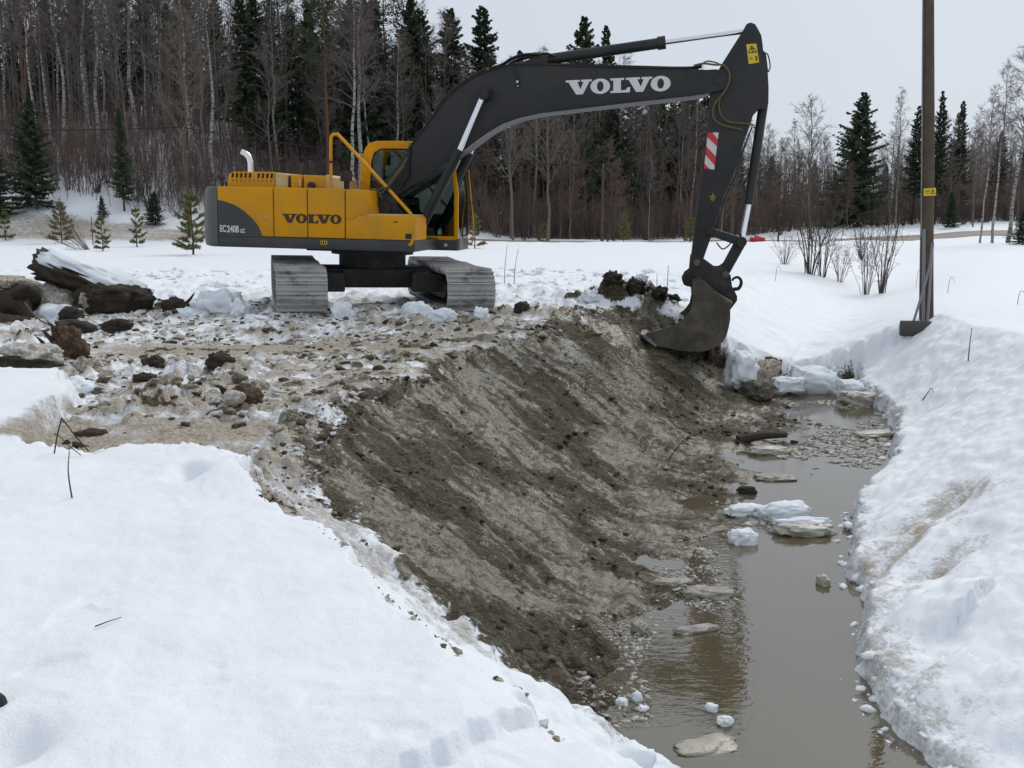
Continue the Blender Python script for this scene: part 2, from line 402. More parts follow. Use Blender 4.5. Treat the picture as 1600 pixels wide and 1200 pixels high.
def build_near_ground():
    nr, nc = 640, 900
    ys = .9 * (30.0 / .9) ** np.linspace(0, 1, nr)
    us = np.linspace(-1, 1, nc)
    Y = np.repeat(ys[:, None], nc, 1); X = us[None, :] * (2.0 + .70 * Y)
    z, mud, dirt, crum, ns = land(X.ravel(), Y.ravel(), True)
    V = np.stack([X.ravel(), Y.ravel(), z], 1)
    F = grid_faces(nr, nc)
    # vertex normals of the whole sheet, so that the split leaves no seam
    G = V.reshape(nr, nc, 3)
    du = np.gradient(G, axis=1); dv = np.gradient(G, axis=0)
    nn = np.cross(du, dv).reshape(-1, 3); nn /= np.linalg.norm(nn, axis=1)[:, None]
    fx = X.ravel()[F].mean(1); fy = Y.ravel()[F].mean(1); fm = np.maximum(mud, dirt * 1.1)[F].mean(1)
    xr = x_right(fy) ; dig = (fx < xr) & (fy < 18.3)
    left_snow = ns[F].mean(1) > .5
    cls = np.where(dig & ~left_snow & (fm > .25), 1, 0)
    cls = np.where(dig & ~left_snow & (fx > x_crest(fy) - .1) & (fy < 17.3), 1, cls)
    for k, nm in ((0, 'snow_ground'), (1, 'mud_bank')):
        f = F[cls == k]
        used = np.unique(f); remap = np.zeros(len(V), np.int64); remap[used] = np.arange(len(used))
        me = mesh_np(nm, V[used], remap[f])
        ca = me.color_attributes.new('mask', 'FLOAT_COLOR', 'POINT')
        ca.data.foreach_set('color', np.stack([mud[used], dirt[used], crum[used], np.ones(len(used))], 1).astype(np.float32).ravel())
        me.normals_split_custom_set_from_vertices(nn[used].astype(np.float32))
        link(nm, me, GROUND, kind='structure')
build_near_ground()

def build_far_ground():
    def axis(lo, hi, fine_lo, fine_hi, step, grow):
        a = list(np.arange(fine_lo, fine_hi + 1e-6, step)); s = step
        while a[-1] < hi: s *= grow; a.append(a[-1] + s)
        s = step
        while a[0] > lo: s *= grow; a.insert(0, a[0] - s)
        return np.array(a)
    xs = axis(-900, 900, -45, 55, .6, 1.10); ys = axis(-200, 1500, -6, 110, .6, 1.10)
    X, Y = np.meshgrid(xs, ys)
    z, mud, dirt, crum, ns = land(X.ravel(), Y.ravel(), False)
    x, y = X.ravel(), Y.ravel()
    inside = (y > 1.6) & (y < 29.2) & (np.abs(x) < (2.0 + .70 * y) - .9)
    z = np.where(inside, z - 2.5, z - .012 * (y < 31))
    z = z + (.05 * fbm(x * .8, y * .8, 3, 201)) * sm(30, 36, y)
    me = mesh_np('snow_field', np.stack([x, y, z], 1), grid_faces(len(ys), len(xs)))
    ca = me.color_attributes.new('mask', 'FLOAT_COLOR', 'POINT')
    ca.data.foreach_set('color', np.stack([mud * (y < 40), dirt, crum, np.ones(len(x))], 1).astype(np.float32).ravel())
    link('snow_field', me, GROUND, kind='structure')
build_far_ground()

def build_water():
    m, n, l, b = new_mat('murky_water')
    geo = n.new('ShaderNodeNewGeometry'); pos = geo.outputs['Position']
    f = tex(n, l, pos, .7, 4, .6)
    l.new(mixc(n, l, f, (.085, .068, .038), (.115, .093, .056)), b.inputs['Base Color'])
    b.inputs['Roughness'].default_value = .02; b.inputs['IOR'].default_value = 2.2
    w1 = tex(n, l, mapv(n, l, pos, (1, 2.2, 1), (0, 0, R(20))), 9, 3, .55, .4)
    w2 = tex(n, l, pos, .9, 3, .5)
    amp = ramp(n, l, w2, [(.40, (.12, .12, .12)), (.62, (1, 1, 1))])
    h = n.new('ShaderNodeMath'); h.operation = 'MULTIPLY'; l.new(w1, h.inputs[0]); l.new(amp, h.inputs[1])
    bump(n, l, h.outputs[0], .13, .02, b)
    ys = np.linspace(-1, 18.6, 60); V = []
    for y in ys:
        V.append((float(x_crest(y)) + .2, y, WATER)); V.append((float(x_right(y)) + 1.0, y, WATER))
    F = np.array([[2 * i, 2 * i + 1, 2 * i + 3, 2 * i + 2] for i in range(len(ys) - 1)])
    link('water', mesh_np('water', V, F, False), 'murky_water', kind='structure')
build_water()

# ================================================================== excavator
lit('yellow_paint', (.66, .295, .002), .5, .16, var=.10, scale=2.2, dirt=(.34, .20, .055), dirt_amt=.38, coat=.0)
lit('yellow_worn', (.50, .34, .12), .6, .3, var=.25, scale=14, dirt=(.55, .50, .35), dirt_amt=.5)
lit('grey_paint', (.040, .042, .046), .48, .4, var=.2, scale=3.0, dirt=(.09, .08, .065), dirt_amt=.15)
lit('counterweight_paint', (.085, .094, .088), .5, .4, var=.15, scale=3.0, dirt=(.14, .13, .10), dirt_amt=.2)
lit('boom_paint', (.021, .022, .024), .5, .3, var=.25, scale=1.6, dirt=(.050, .045, .036), dirt_amt=.3)
lit('black_steel', (.018, .017, .016), .6, .35, var=.4, scale=9, dirt=(.08, .068, .05), dirt_amt=.25)
lit('track_steel', (.17, .16, .145), .62, .4, metal=.25, var=.35, scale=16, dirt=(.50, .50, .49), dirt_amt=.42, bstr=.3)
def shoe_mat():
    m, n, l, b = new_mat('track_shoe_steel')
    g = n.new('ShaderNodeNewGeometry'); v = mapv(n, l, g.outputs['Position'], (1, 1, 1.8))
    f = tex(n, l, v, 3.2, 7, .68, .3); f2 = tex(n, l, v, 22, 4, .6)
    c = mixc(n, l, f2, (.075, .068, .058), (.20, .19, .175))
    k = ramp(n, l, f, [(.36, (0, 0, 0)), (.48, (.8, .8, .8)), (.62, (1, 1, 1))])
    c = mixc(n, l, k, c, mixc(n, l, f2, (.26, .235, .20), (.58, .58, .58)))
    l.new(c, b.inputs['Base Color']); b.inputs['Roughness'].default_value = .6
    bump(n, l, f2, .6, .02, b)
shoe_mat()
lit('bucket_steel', (.060, .050, .036), .55, .4, metal=.2, var=.5, scale=7, dirt=(.16, .135, .095), dirt_amt=.5, bstr=.3)
lit('chrome', (.75, .76, .78), .16, .5, metal=1.0, var=.05)
lit('exhaust_chrome', (.78, .76, .74), .28, .5, metal=.85, var=.1)
lit('rubber_hose', (.012, .012, .012), .55, .3, var=.3)
lit('olive_hose', (.11, .095, .04), .6, .3, var=.3)
lit('white_print', (.62, .63, .63), .55, .3, var=.08)
lit('dark_print', (.055, .030, .022), .55, .3, var=.1)
lit('sticker_yellow', (.62, .46, .02), .45, .4, var=.08)
lit('sticker_black', (.01, .01, .01), .5, .3, var=.1)
lit('reflector_red', (.50, .022, .035), .4, .5, var=.08)
lit('reflector_white', (.62, .57, .52), .45, .5, var=.08)
lit('slot_dark', (.05, .018, .008), .8, .1, var=.3)
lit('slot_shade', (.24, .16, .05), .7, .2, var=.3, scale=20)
lit('seat_cloth', (.02, .02, .022), .8, .2, var=.3)
lit('blind_tint', (.22, .36, .36), .4, .4, var=.1)
lit('hi_vis', (.22, .55, .03), .7, .2, var=.2, scale=12)
lit('lamp_lens', (.55, .56, .58), .15, .6, var=.1)
def glass_mat(name, tint):
    m, n, l, b = new_mat(name)
    tr = N(n, 'ShaderNodeBsdfTransparent'); tr.inputs[0].default_value = (*tint, 1)
    gl = N(n, 'ShaderNodeBsdfGlossy'); gl.inputs['Roughness'].default_value = .03; gl.inputs['Color'].default_value = (.9, .95, .95, 1)
    fr = N(n, 'ShaderNodeFresnel'); fr.inputs['IOR'].default_value = 1.5
    sh = n.new('ShaderNodeMixShader')
    l.new(fr.outputs[0], sh.inputs[0]); l.new(tr.outputs[0], sh.inputs[1]); l.new(gl.outputs[0], sh.inputs[2])
    l.new(sh.outputs[0], n['Material Output'].inputs['Surface'])
glass_mat('cab_glass', (.55, .68, .63))

def bm_obj(name, bm, mat, parent, smooth_angle=32, **props):
    bmesh.ops.recalc_face_normals(bm, faces=bm.faces)
    me = bpy.data.meshes.new(name); bm.to_mesh(me); bm.free()
    me.polygons.foreach_set('use_smooth', np.ones(len(me.polygons), dtype=bool))
    me.set_sharp_from_angle(angle=R(smooth_angle))
    return link(name, me, mat, parent, **props)
def add_prism(bm, pts, y0, y1, bev=0.0, seg=2):
    """outline in x,z pushed through from y0 to y1"""
    a = [bm.verts.new((x, y0, z)) for x, z in pts]; b = [bm.verts.new((x, y1, z)) for x, z in pts]
    n = len(pts); fs = [bm.faces.new(a), bm.faces.new(b[::-1])]
    for i in range(n): fs.append(bm.faces.new((a[i], b[i], b[(i + 1) % n], a[(i + 1) % n])))
    bmesh.ops.recalc_face_normals(bm, faces=fs)
    if bev:
        es = {e for f in fs[:2] for e in f.edges}
        bmesh.ops.bevel(bm, geom=list(es), offset=bev, segments=seg, affect='EDGES', profile=.6, clamp_overlap=True)
def add_box(bm, x0, x1, y0, y1, z0, z1, bev=0.0, seg=2):
    r = bmesh.ops.create_cube(bm, size=1.0)
    for v in r['verts']:
        v.co = Vector((x0 + (v.co.x + .5) * (x1 - x0), y0 + (v.co.y + .5) * (y1 - y0), z0 + (v.co.z + .5) * (z1 - z0)))
    if bev:
        es = list({e for v in r['verts'] for e in v.link_edges})
        bmesh.ops.bevel(bm, geom=es, offset=bev, segments=seg, affect='EDGES', profile=.6, clamp_overlap=True)
def add_cyl(bm, p0, p1, r0, r1=None, seg=16, caps=True):
    p0, p1 = Vector(p0), Vector(p1); r1 = r0 if r1 is None else r1
    d = (p1 - p0).normalized(); a = d.orthogonal().normalized(); b = d.cross(a)
    A, B = [], []
    for i in range(seg):
        t = 2 * math.pi * i / seg; o = a * math.cos(t) + b * math.sin(t)
        A.append(bm.verts.new(p0 + o * r0)); B.append(bm.verts.new(p1 + o * r1))
    for i in range(seg): bm.faces.new((A[i], A[(i + 1) % seg], B[(i + 1) % seg], B[i]))
    if caps: bm.faces.new(A[::-1]); bm.faces.new(B)
def smooth_path(pts, n=6):
    P = [Vector(p) for p in pts]; P = [P[0] * 2 - P[1]] + P + [P[-1] * 2 - P[-2]]; out = []
    for i in range(1, len(P) - 2):
        for k in range(n):
            t = k / n; p0, p1, p2, p3 = P[i - 1:i + 3]
            out.append(.5 * ((2 * p1) + (p2 - p0) * t + (2 * p0 - 5 * p1 + 4 * p2 - p3) * t * t + (3 * p1 - p0 - 3 * p2 + p3) * t ** 3))
    out.append(P[-2]); return out
def add_tube(bm, pts, r, seg=8, n=6, smooth=True, rads=None):
    P = smooth_path(pts, n) if smooth else [Vector(p) for p in pts]
    up = None; rings = []
    for i, p in enumerate(P):
        d = (P[min(i + 1, len(P) - 1)] - P[max(i - 1, 0)]).normalized()
        a = d.orthogonal().normalized() if up is None else (up - d * up.dot(d)).normalized()
        up = a; b = d.cross(a); rr = r if rads is None else rads[0] + (rads[1] - rads[0]) * i / (len(P) - 1)
        rings.append([bm.verts.new(p + (a * math.cos(2 * math.pi * k / seg) + b * math.sin(2 * math.pi * k / seg)) * rr) for k in range(seg)])
    for A, B in zip(rings, rings[1:]):
        for k in range(seg): bm.faces.new((A[k], A[(k + 1) % seg], B[(k + 1) % seg], B[k]))
    bm.faces.new(rings[0][::-1]); bm.faces.new(rings[-1])
def part(name, mat, parent, fn, smooth_angle=32, **props):
    bm = bmesh.new(); fn(bm); return bm_obj(name, bm, mat, parent, smooth_angle, **props)

EX = empty('excavator', (-2.42, 17.77, .15), 0,
           label='yellow and dark grey crawler excavator digging the muddy ditch bank', category='excavator')
EX.rotation_euler = (0, R(1.2), R(-9))

# --- undercarriage, turned across the upper works
UC = R(-67)
CH, SH = math.cos(UC), math.sin(UC)
def uc(o): o.rotation_euler = (0, 0, UC); return o
def carbody(bm):
    add_box(bm, -.62, .62, -.95, .95, .30, .62, .05)
    for sx in (-1, 1):
        for sy in (-1, 1):
            add_prism(bm, [(sx * .25, .32), (sx * .95, .26), (sx * .95, .56), (sx * .25, .62)], sy * .55, sy * 1.10, .03)
    add_cyl(bm, (0, 0, .60), (0, 0, .84), .57, .57, 32)
    add_cyl(bm, (0, 0, .84), (0, 0, .93), .70, .70, 32)
uc(part('car_body', 'black_steel', EX, carbody))
def shoe_mesh():
    bm = bmesh.new()
    add_box(bm, -.0965, .0965, -.38, .38, -.014, .014, .004, 1); add_box(bm, -.118, .10, -.37, .37, -.036, -.022)
    for x in (-.075, .022): add_prism(bm, [(x - .013, .012), (x + .013, .012), (x + .007, .060), (x - .007, .060)], -.375, .375)
    for s in (-1, 1): add_box(bm, -.075, .075, s * .075 - .025, s * .075 + .025, -.09, -.014)
    bmesh.ops.recalc_face_normals(bm, faces=bm.faces)
    me = bpy.data.meshes.new('track_shoe'); bm.to_mesh(me); bm.free(); me.materials.append(MATS['track_shoe_steel']); return me
SHOE = shoe_mesh()
HALF, RT = 1.88, .30
def track(side):
    def frame(bm):
        add_prism(bm, [(-1.55, .18), (1.35, .18), (1.6, .27), (1.6, .43), (1.25, .49), (-1.55, .49)], -.31, .31, .03)
        for x in np.linspace(-1.35, 1.3, 8): add_cyl(bm, (x, -.16, .17), (x, .16, .17), .08, .08, 14)
        for x in (-.7, .6): add_cyl(bm, (x, -.12, .54), (x, .12, .54), .05, .05, 12)
    o = uc(part('track', 'black_steel', EX, frame))
    off = Vector((-SH * side, CH * side, 0)) * 1.295
    o.location = off
    def idler(bm):
        add_cyl(bm, (HALF, -.10, .35), (HALF, .10, .35), .25, .25, 28); add_cyl(bm, (HALF, -.15, .35), (HALF, .15, .35), .20, .20, 20)
    part('idler', 'black_steel', o, idler)
    def sprocket(bm):
        add_cyl(bm, (-HALF, -.06, .35), (-HALF, .06, .35), .24, .24, 28); add_cyl(bm, (-HALF, -.25, .35), (-HALF, .25, .35), .22, .22, 20)
        for i in range(20):
            t = 2 * math.pi * i / 20
            add_cyl(bm, (-HALF + .23 * math.cos(t), 0, .35 + .23 * math.sin(t)), (-HALF + .275 * math.cos(t), 0, .35 + .275 * math.sin(t)), .035, .02, 6)
    part('sprocket', 'black_steel', o, sprocket)
    per = 4 * HALF + 2 * math.pi * RT; ns = 48
    for i in range(ns):
        s = per * (i + .3) / ns
        sag = 0
        if s < 2 * HALF: x, z, t = -HALF + s, .35 + RT, 0.0; sag = -.025 * math.sin(math.pi * s / (2 * HALF)) * abs(math.sin(2 * math.pi * s / (2 * HALF)))
        elif s < 2 * HALF + math.pi * RT:
            t = (s - 2 * HALF) / RT; x, z = HALF + RT * math.sin(t), .35 + RT * math.cos(t)
        elif s < 4 * HALF + math.pi * RT: x, z, t = HALF - (s - 2 * HALF - math.pi * RT), .35 - RT, math.pi
        else:
            t = math.pi + (s - 4 * HALF - math.pi * RT) / RT; x, z = -HALF + RT * math.sin(t), .35 + RT * math.cos(t)
        c = link('track_shoe', SHOE, None, o); c.location = (x, 0, z + sag); c.rotation_euler = (0, t, 0)
track(-1); track(1)

# --- upper works
part('main_frame', 'grey_paint', EX, lambda bm: add_box(bm, -2.205, 1.085, -1.30, 1.28, .945, 1.122, .018))
part('frame_underside', 'black_steel', EX, lambda bm: add_box(bm, -.9, .75, -.8, .8, .90, .950, .02))
def counterweight(bm):
    prof = []
    R0 = 2.78
    ang = np.linspace(-1, 1, 21) * math.asin(1.12 / R0)
    prof.append((-2.212, -1.30)); prof.append((-2.30, -1.292)); prof.append((-2.385, -1.255)); prof.append((-2.455, -1.19))
    for t in ang: prof.append((-R0 * math.cos(t) + .02, R0 * math.sin(t)))
    for x, y in ((-2.455, 1.19), (-2.385, 1.255), (-2.30, 1.292), (-2.212, 1.30)): prof.append((x, y))
    levels = [(.945, .90), (.962, .965), (1.0, .99), (1.15, 1.0), (1.45, 1.0), (1.72, .988), (1.85, .965), (1.895, .935), (1.912, .90)]
    rings = []
    for z, k in levels:
        rings.append([bm.verts.new((-2.212 + (x + 2.212) * (1 - (1 - k) * 2.2), y * (1 - (1 - k) * .25), z)) for x, y in prof])
    n = len(prof)
    for A, B in zip(rings, rings[1:]):
        for i in range(n): bm.faces.new((A[i], A[(i + 1) % n], B[(i + 1) % n], B[i]))
    bm.faces.new(rings[0]); bm.faces.new(rings[-1][::-1])
part('counterweight', 'counterweight_paint', EX, counterweight, 40)
part('engine_bay', 'black_steel', EX, lambda bm: add_box(bm, -2.2, .20, -1.268, 1.26, 1.11, 1.87))
part('top_deck', 'yellow_paint', EX, lambda bm: add_box(bm, -2.2, .205, -1.262, 1.28, 1.868, 1.902, .012))
for x0, x1 in ((-2.203, -1.262), (-1.248, -.692), (-.680, -.066)):
    d = part('side_door', 'yellow_paint', EX, lambda bm: add_box(bm, x0, x1, -1.303, -1.26, 1.128, 1.912, .022, 3))
    if x0 < -2:
        arc = [(-2.198, 1.694), (-2.11, 1.682), (-2.026, 1.659), (-1.92, 1.623), (-1.821, 1.571), (-1.73, 1.510), (-1.65, 1.442), (-1.585, 1.38), (-1.533, 1.318), (-1.50, 1.262), (-1.471, 1.20), (-1.455, 1.150), (-1.455, 1.137), (-2.198, 1.137)]
        part('dark_corner_panel', 'grey_paint', d, lambda bm: add_prism(bm, arc, -1.3075, -1.3035))
        part('door_handle', 'yellow_worn', d, lambda bm: (add_box(bm, -1.475, -1.455, -1.312, -1.303, 1.40, 1.475, .003, 1), add_box(bm, -1.42, -1.375, -1.309, -1.303, 1.43, 1.455, .003, 1), add_box(bm, -1.345, -1.335, -1.312, -1.303, 1.40, 1.475, .003, 1)))
part('far_side_panel', 'yellow_paint', EX, lambda bm: add_box(bm, -2.2, -.36, 1.262, 1.30, 1.128, 1.905, .02, 3))
tank = part('tank_box', 'yellow_paint', EX, lambda bm: add_prism(bm, [(-.052, 1.126), (1.074, 1.126), (1.078, 1.46), (1.045, 1.498), (.30, 1.512), (.222, 1.895), (-.052, 1.902)], -1.294, -.50, .02, 3))
part('upper_panel', 'yellow_paint', tank, lambda bm: add_prism(bm, [(-.048, 1.432), (.085, 1.449), (.150, 1.497), (.286, 1.520), (.212, 1.893), (-.048, 1.900)], -1.304, -1.29, .010))
part('lower_panel', 'yellow_paint', tank, lambda bm: add_prism(bm, [(-.048, 1.130), (1.066, 1.130), (1.070, 1.455), (1.04, 1.487), (.29, 1.503), (.155, 1.485), (.090, 1.437), (-.048, 1.420)], -1.304, -1.29, .010))
part('tread_plate', 'yellow_worn', tank, lambda bm: add_box(bm, .32, 1.03, -1.27, -.55, 1.495, 1.528, .006))
part('small_mark', 'dark_print', tank, lambda bm: (add_box(bm, .735, .76, -1.3065, -1.303, 1.395, 1.42), add_box(bm, .77, .80, -1.3065, -1.303, 1.395, 1.42)))
part('step_light', 'black_steel', tank, lambda bm: add_box(bm, .93, 1.03, -1.318, -1.303, 1.15, 1.23, .01))
part('engine_label', 'sticker_yellow', EX, lambda bm: add_box(bm, -.475, -.36, -1.304, -1.2995, 1.025, 1.085))
part('label_print', 'sticker_black', EX, lambda bm: [add_box(bm, -.465 + .033 * i, -.445 + .033 * i, -1.3065, -1.3035, 1.035, 1.075) for i in range(3)])

# engine hood with its grille
hood = part('engine_hood', 'yellow_paint', EX, lambda bm: add_prism(bm, [(-2.155, 1.898), (-1.335, 1.898), (-1.335, 2.15), (-1.42, 2.162), (-2.06, 2.152), (-2.115, 2.125), (-2.15, 2.03)], -1.03, .55, .03, 3))
for i in range(10):
    if i == 5: continue
    xx = -2.075 + i * .0745
    part('grille_slot', 'slot_dark', hood, lambda bm: add_prism(bm, [(xx, 2.062), (xx + .036, 2.062), (xx + .046, 2.135), (xx + .010, 2.135)], -1.034, -1.022))
for i in range(10):
    xx = -2.07 + i * .0735
    part('grille_dimple', 'slot_shade', hood, lambda bm: add_box(bm, xx, xx + .03, -1.034, -1.026, 1.995, 2.04, .004, 1))
part('hood_edge', 'yellow_worn', EX, lambda bm: add_prism(bm, [(-1.333, 1.898), (-1.10, 1.898), (-1.09, 2.125), (-1.333, 2.150)], -1.02, .5, .03, 3))
part('battery_cover', 'yellow_paint', EX, lambda bm: add_prism(bm, [(-1.07, 1.9), (-.88, 1.9), (-.87, 2.118), (-1.07, 2.125)], -1.02, .5, .02, 3))
part('cover_strap', 'black_steel', EX, lambda bm: add_box(bm, -1.095, -1.078, -1.045, -.9, 1.9, 2.10, .004))
part('filler_cap', 'black_steel', EX, lambda bm: add_cyl(bm, (-.70, -1.10, 1.955), (-.70, -1.02, 1.955), .055, .055, 14))
part('cover_catch', 'lamp_lens', EX, lambda bm: add_cyl(bm, (-.90, -1.04, 1.95), (-.90, -1.04, 2.05), .012, .012, 8))
part('valve_cover', 'yellow_paint', EX, lambda bm: add_prism(bm, [(-.85, 1.9), (-.36, 1.9), (-.385, 2.07), (-.43, 2.115), (-.85, 2.122)], -1.02, .3, .03, 3))
part('valve_cover_edge', 'yellow_worn', EX, lambda bm: add_prism(bm, [(-.47, 1.9), (-.335, 1.9), (-.375, 2.085), (-.44, 2.128), (-.47, 2.128)], -1.028, .31, .02, 2))
part('exhaust_pipe', 'exhaust_chrome', EX, lambda bm: add_tube(bm, [(-2.005, -.4, 2.10), (-2.008, -.4, 2.25), (-2.012, -.4, 2.34), (-2.04, -.4, 2.425), (-2.09, -.4, 2.475), (-2.16, -.4, 2.505)], .05, 14, rads=(.05, .047)))
part('work_light', 'black_steel', EX, lambda bm: (add_box(bm, -2.295, -2.225, -1.08, -.96, 2.02, 2.10, .012), add_cyl(bm, (-2.235, -1.02, 1.90), (-2.235, -1.02, 2.03), .012), add_cyl(bm, (-2.17, -1.02, 1.9), (-2.17, -1.02, 2.0), .014)))
part('air_precleaner', 'black_steel', EX, lambda bm: (add_cyl(bm, (-.16, -.92, 2.035), (-.16, -.92, 2.185), .098, .098, 20), add_cyl(bm, (-.16, -.92, 2.185), (-.16, -.92, 2.197), .104, .104, 20), add_cyl(bm, (-.155, -.92, 1.895), (-.155, -.92, 2.04), .045, .045, 12)))
rail = part('handrail', 'yellow_paint', EX, lambda bm: add_tube(bm, [(-.325, -1.2, 1.88), (-.322, -1.2, 2.25), (-.319, -1.2, 2.64), (-.308, -1.2, 2.715), (-.272, -1.2, 2.752), (-.22, -1.2, 2.748), (-.165, -1.2, 2.715), (.40, -1.22, 2.15), (.93, -1.25, 1.615), (1.005, -1.26, 1.525), (1.028, -1.26, 1.42), (1.034, -1.28, 1.20), (1.03, -1.30, 1.08), (.985, -1.31, 1.05)], .026, 12))
part('rail_clamp', 'black_steel', rail, lambda bm: add_cyl(bm, (-.324, -1.2, 2.31), (-.3235, -1.2, 2.345), .036, .036, 14))
part('rail_clamp', 'black_steel', rail, lambda bm: add_cyl(bm, (.605, -1.235, 1.945), (.645, -1.237, 1.905), .037, .037, 14))
mir = part('side_mirror', 'black_steel', EX, lambda bm: (add_box(bm, -.275, -.175, -1.13, -1.09, 2.40, 2.67, .015), add_cyl(bm, (-.32, -1.19, 2.62), (-.22, -1.11, 2.60), .010)))
part('mirror_arm', 'black_steel', EX, lambda bm: add_cyl(bm, (-.19, -1.10, 2.56), (-.02, -1.0, 2.55), .008))
# deck between tank and cab
part('swing_cover', 'black_steel', EX, lambda bm: (add_box(bm, .20, .75, -.50, .28, 1.11, 1.50, .04), add_box(bm, .20, .55, -.50, -.36, 1.5, 1.82, .05), add_cyl(bm, (.35, -.60, 1.62), (.35, -.40, 1.62), .12, .12, 18)))
part('hydraulic_pipe', 'olive_hose', EX, lambda bm: (add_tube(bm, [(.16, -.75, 1.90), (.26, -.75, 1.915), (.30, -.62, 1.85), (.33, -.5, 1.72)], .016, 8), add_tube(bm, [(.20, -.5, 1.84), (.27, -.5, 1.92), (.40, -.45, 2.02), (.62, -.40, 2.30), (.70, -.34, 2.45)], .014, 8), add_tube(bm, [(.24, -.5, 1.80), (.31, -.5, 1.87), (.45, -.45, 2.03), (.66, -.40, 2.32)], .014, 8)))
part('boom_bracket', 'black_steel', EX, lambda bm: [add_prism(bm, [(-.12, 1.11), (1.02, 1.11), (1.0, 1.30), (.80, 1.30), (.40, 1.86), (.10, 1.90), (-.02, 1.78)], s * .34 - .03, s * .34 + .03, .015) for s in (-1, 1)])

# --- cab on the far side
Y0, Y1 = .30, 1.25
cab = part('cab', 'yellow_paint', EX, lambda bm: (
    [add_prism(bm, [(-.318, 1.10), (-.318, 1.96), (-.30, 2.36), (-.235, 2.60), (-.16, 2.715), (-.02, 2.752), (.30, 2.757), (.30, 2.628), (.06, 2.622), (-.06, 2.55), (-.105, 2.40), (-.135, 1.94), (-.135, 1.10)], a, b, .02, 2) for a, b in ((Y0, Y0 + .07), (Y1 - .07, Y1))],
    [add_prism(bm, [(.28, 2.757), (1.12, 2.75), (1.25, 2.70), (1.345, 2.58), (1.36, 2.40), (1.43, 1.90), (1.435, 1.10), (1.36, 1.10), (1.355, 1.9), (1.29, 2.38), (1.26, 2.54), (1.18, 2.615), (.28, 2.628)], a, b, .02, 2) for a, b in ((Y0, Y0 + .07),)],
    [add_box(bm, -.30, 1.42, a, b, 1.095, 1.16, .01) for a, b in ((Y0 + .002, Y0 + .068), (Y1 - .068, Y1 - .002))]))
part('far_door_frame', 'black_steel', cab, lambda bm: add_prism(bm, [(.305, 2.757), (1.12, 2.75), (1.25, 2.70), (1.345, 2.58), (1.36, 2.40), (1.43, 1.90), (1.435, 1.165), (1.36, 1.165), (1.355, 1.9), (1.29, 2.38), (1.26, 2.54), (1.18, 2.615), (.305, 2.628)], Y1 - .07, Y1, .02, 2))
part('cab_roof', 'yellow_paint', cab, lambda bm: add_prism(bm, [(-.15, 2.71), (-.02, 2.751), (1.12, 2.748), (1.24, 2.698), (1.20, 2.64), (.0, 2.64)], Y0 + .06, Y1 - .06, .015))
part('cab_rear_wall', 'yellow_paint', cab, lambda bm: add_prism(bm, [(-.312, 1.10), (-.312, 1.95), (-.28, 1.95), (-.28, 1.10)], Y0 + .06, Y1 - .06))
part('cab_base', 'grey_paint', cab, lambda bm: add_box(bm, -.32, 1.43, Y0, Y1, .915, 1.10, .015))
part('base_plate_mark', 'white_print', cab, lambda bm: (add_box(bm, 1.20, 1.225, Y0 - .004, Y0 + .01, .98, 1.04), add_box(bm, 1.235, 1.25, Y0 - .004, Y0 + .01, .985, 1.03)))
part('front_corner_guard', 'counterweight_paint', cab, lambda bm: add_prism(bm, [(1.40, .92), (1.455, .92), (1.46, 1.12), (1.405, 1.12)], Y0 - .006, Y0 + .35, .01))
for i in range(4):
    z0 = 1.98 + i * .14
    part('pillar_rib', 'yellow_paint', cab, lambda bm: add_prism(bm, [(-.30 + .012 * i, z0 + .10), (-.295 + .012 * i, z0 + .125), (-.15, z0 + .03), (-.15, z0)], Y0 - .010, Y0 + .004, .003, 1))
part('side_window', 'cab_glass', cab, lambda bm: add_prism(bm, [(-.135, 1.16), (-.105, 2.40), (-.06, 2.55), (.06, 2.622), (1.18, 2.615), (1.26, 2.54), (1.29, 2.38), (1.355, 1.9), (1.36, 1.16)], Y0 + .022, Y0 + .030))
part('side_window', 'cab_glass', cab, lambda bm: add_prism(bm, [(-.135, 1.16), (-.105, 2.40), (-.06, 2.55), (.06, 2.622), (1.18, 2.615), (1.26, 2.54), (1.29, 2.38), (1.355, 1.9), (1.36, 1.16)], Y1 - .030, Y1 - .022))
part('windscreen', 'cab_glass', cab, lambda bm: add_prism(bm, [(1.405, 1.11), (1.400, 1.90), (1.330, 2.40), (1.31, 2.55), (1.318, 2.55), (1.338, 2.40), (1.408, 1.90), (1.413, 1.11)], Y0 + .07, Y1 - .07))
part('rear_window', 'cab_glass', cab, lambda bm: add_prism(bm, [(-.30, 1.96), (-.285, 2.36), (-.22, 2.60), (-.212, 2.60), (-.277, 2.36), (-.292, 1.96)], Y0 + .07, Y1 - .07))
part('window_seal', 'rubber_hose', cab, lambda bm: add_tube(bm, [(-.13, Y0 + .02, 1.2), (-.128, Y0 + .02, 1.94), (-.098, Y0 + .02, 2.40), (-.053, Y0 + .02, 2.543), (.06, Y0 + .02, 2.612), (.5, Y0 + .02, 2.618), (1.17, Y0 + .02, 2.606)], .013, 6))
part('door_bar', 'black_steel', cab, lambda bm: (add_box(bm, .74, .79, Y1 - .055, Y1 - .034, 1.16, 2.62), add_box(bm, -.10, 1.36, Y1 - .055, Y1 - .034, 1.78, 1.83)))
part('driver_seat', 'seat_cloth', cab, lambda bm: (add_box(bm, .12, .62, .50, 1.02, 1.42, 1.56, .05, 3), add_prism(bm, [(.10, 1.50), (.24, 1.50), (.10, 2.28), (-.02, 2.26)], .52, 1.0, .05, 3), add_box(bm, .2, .55, .6, .92, 1.1, 1.43, .03)))
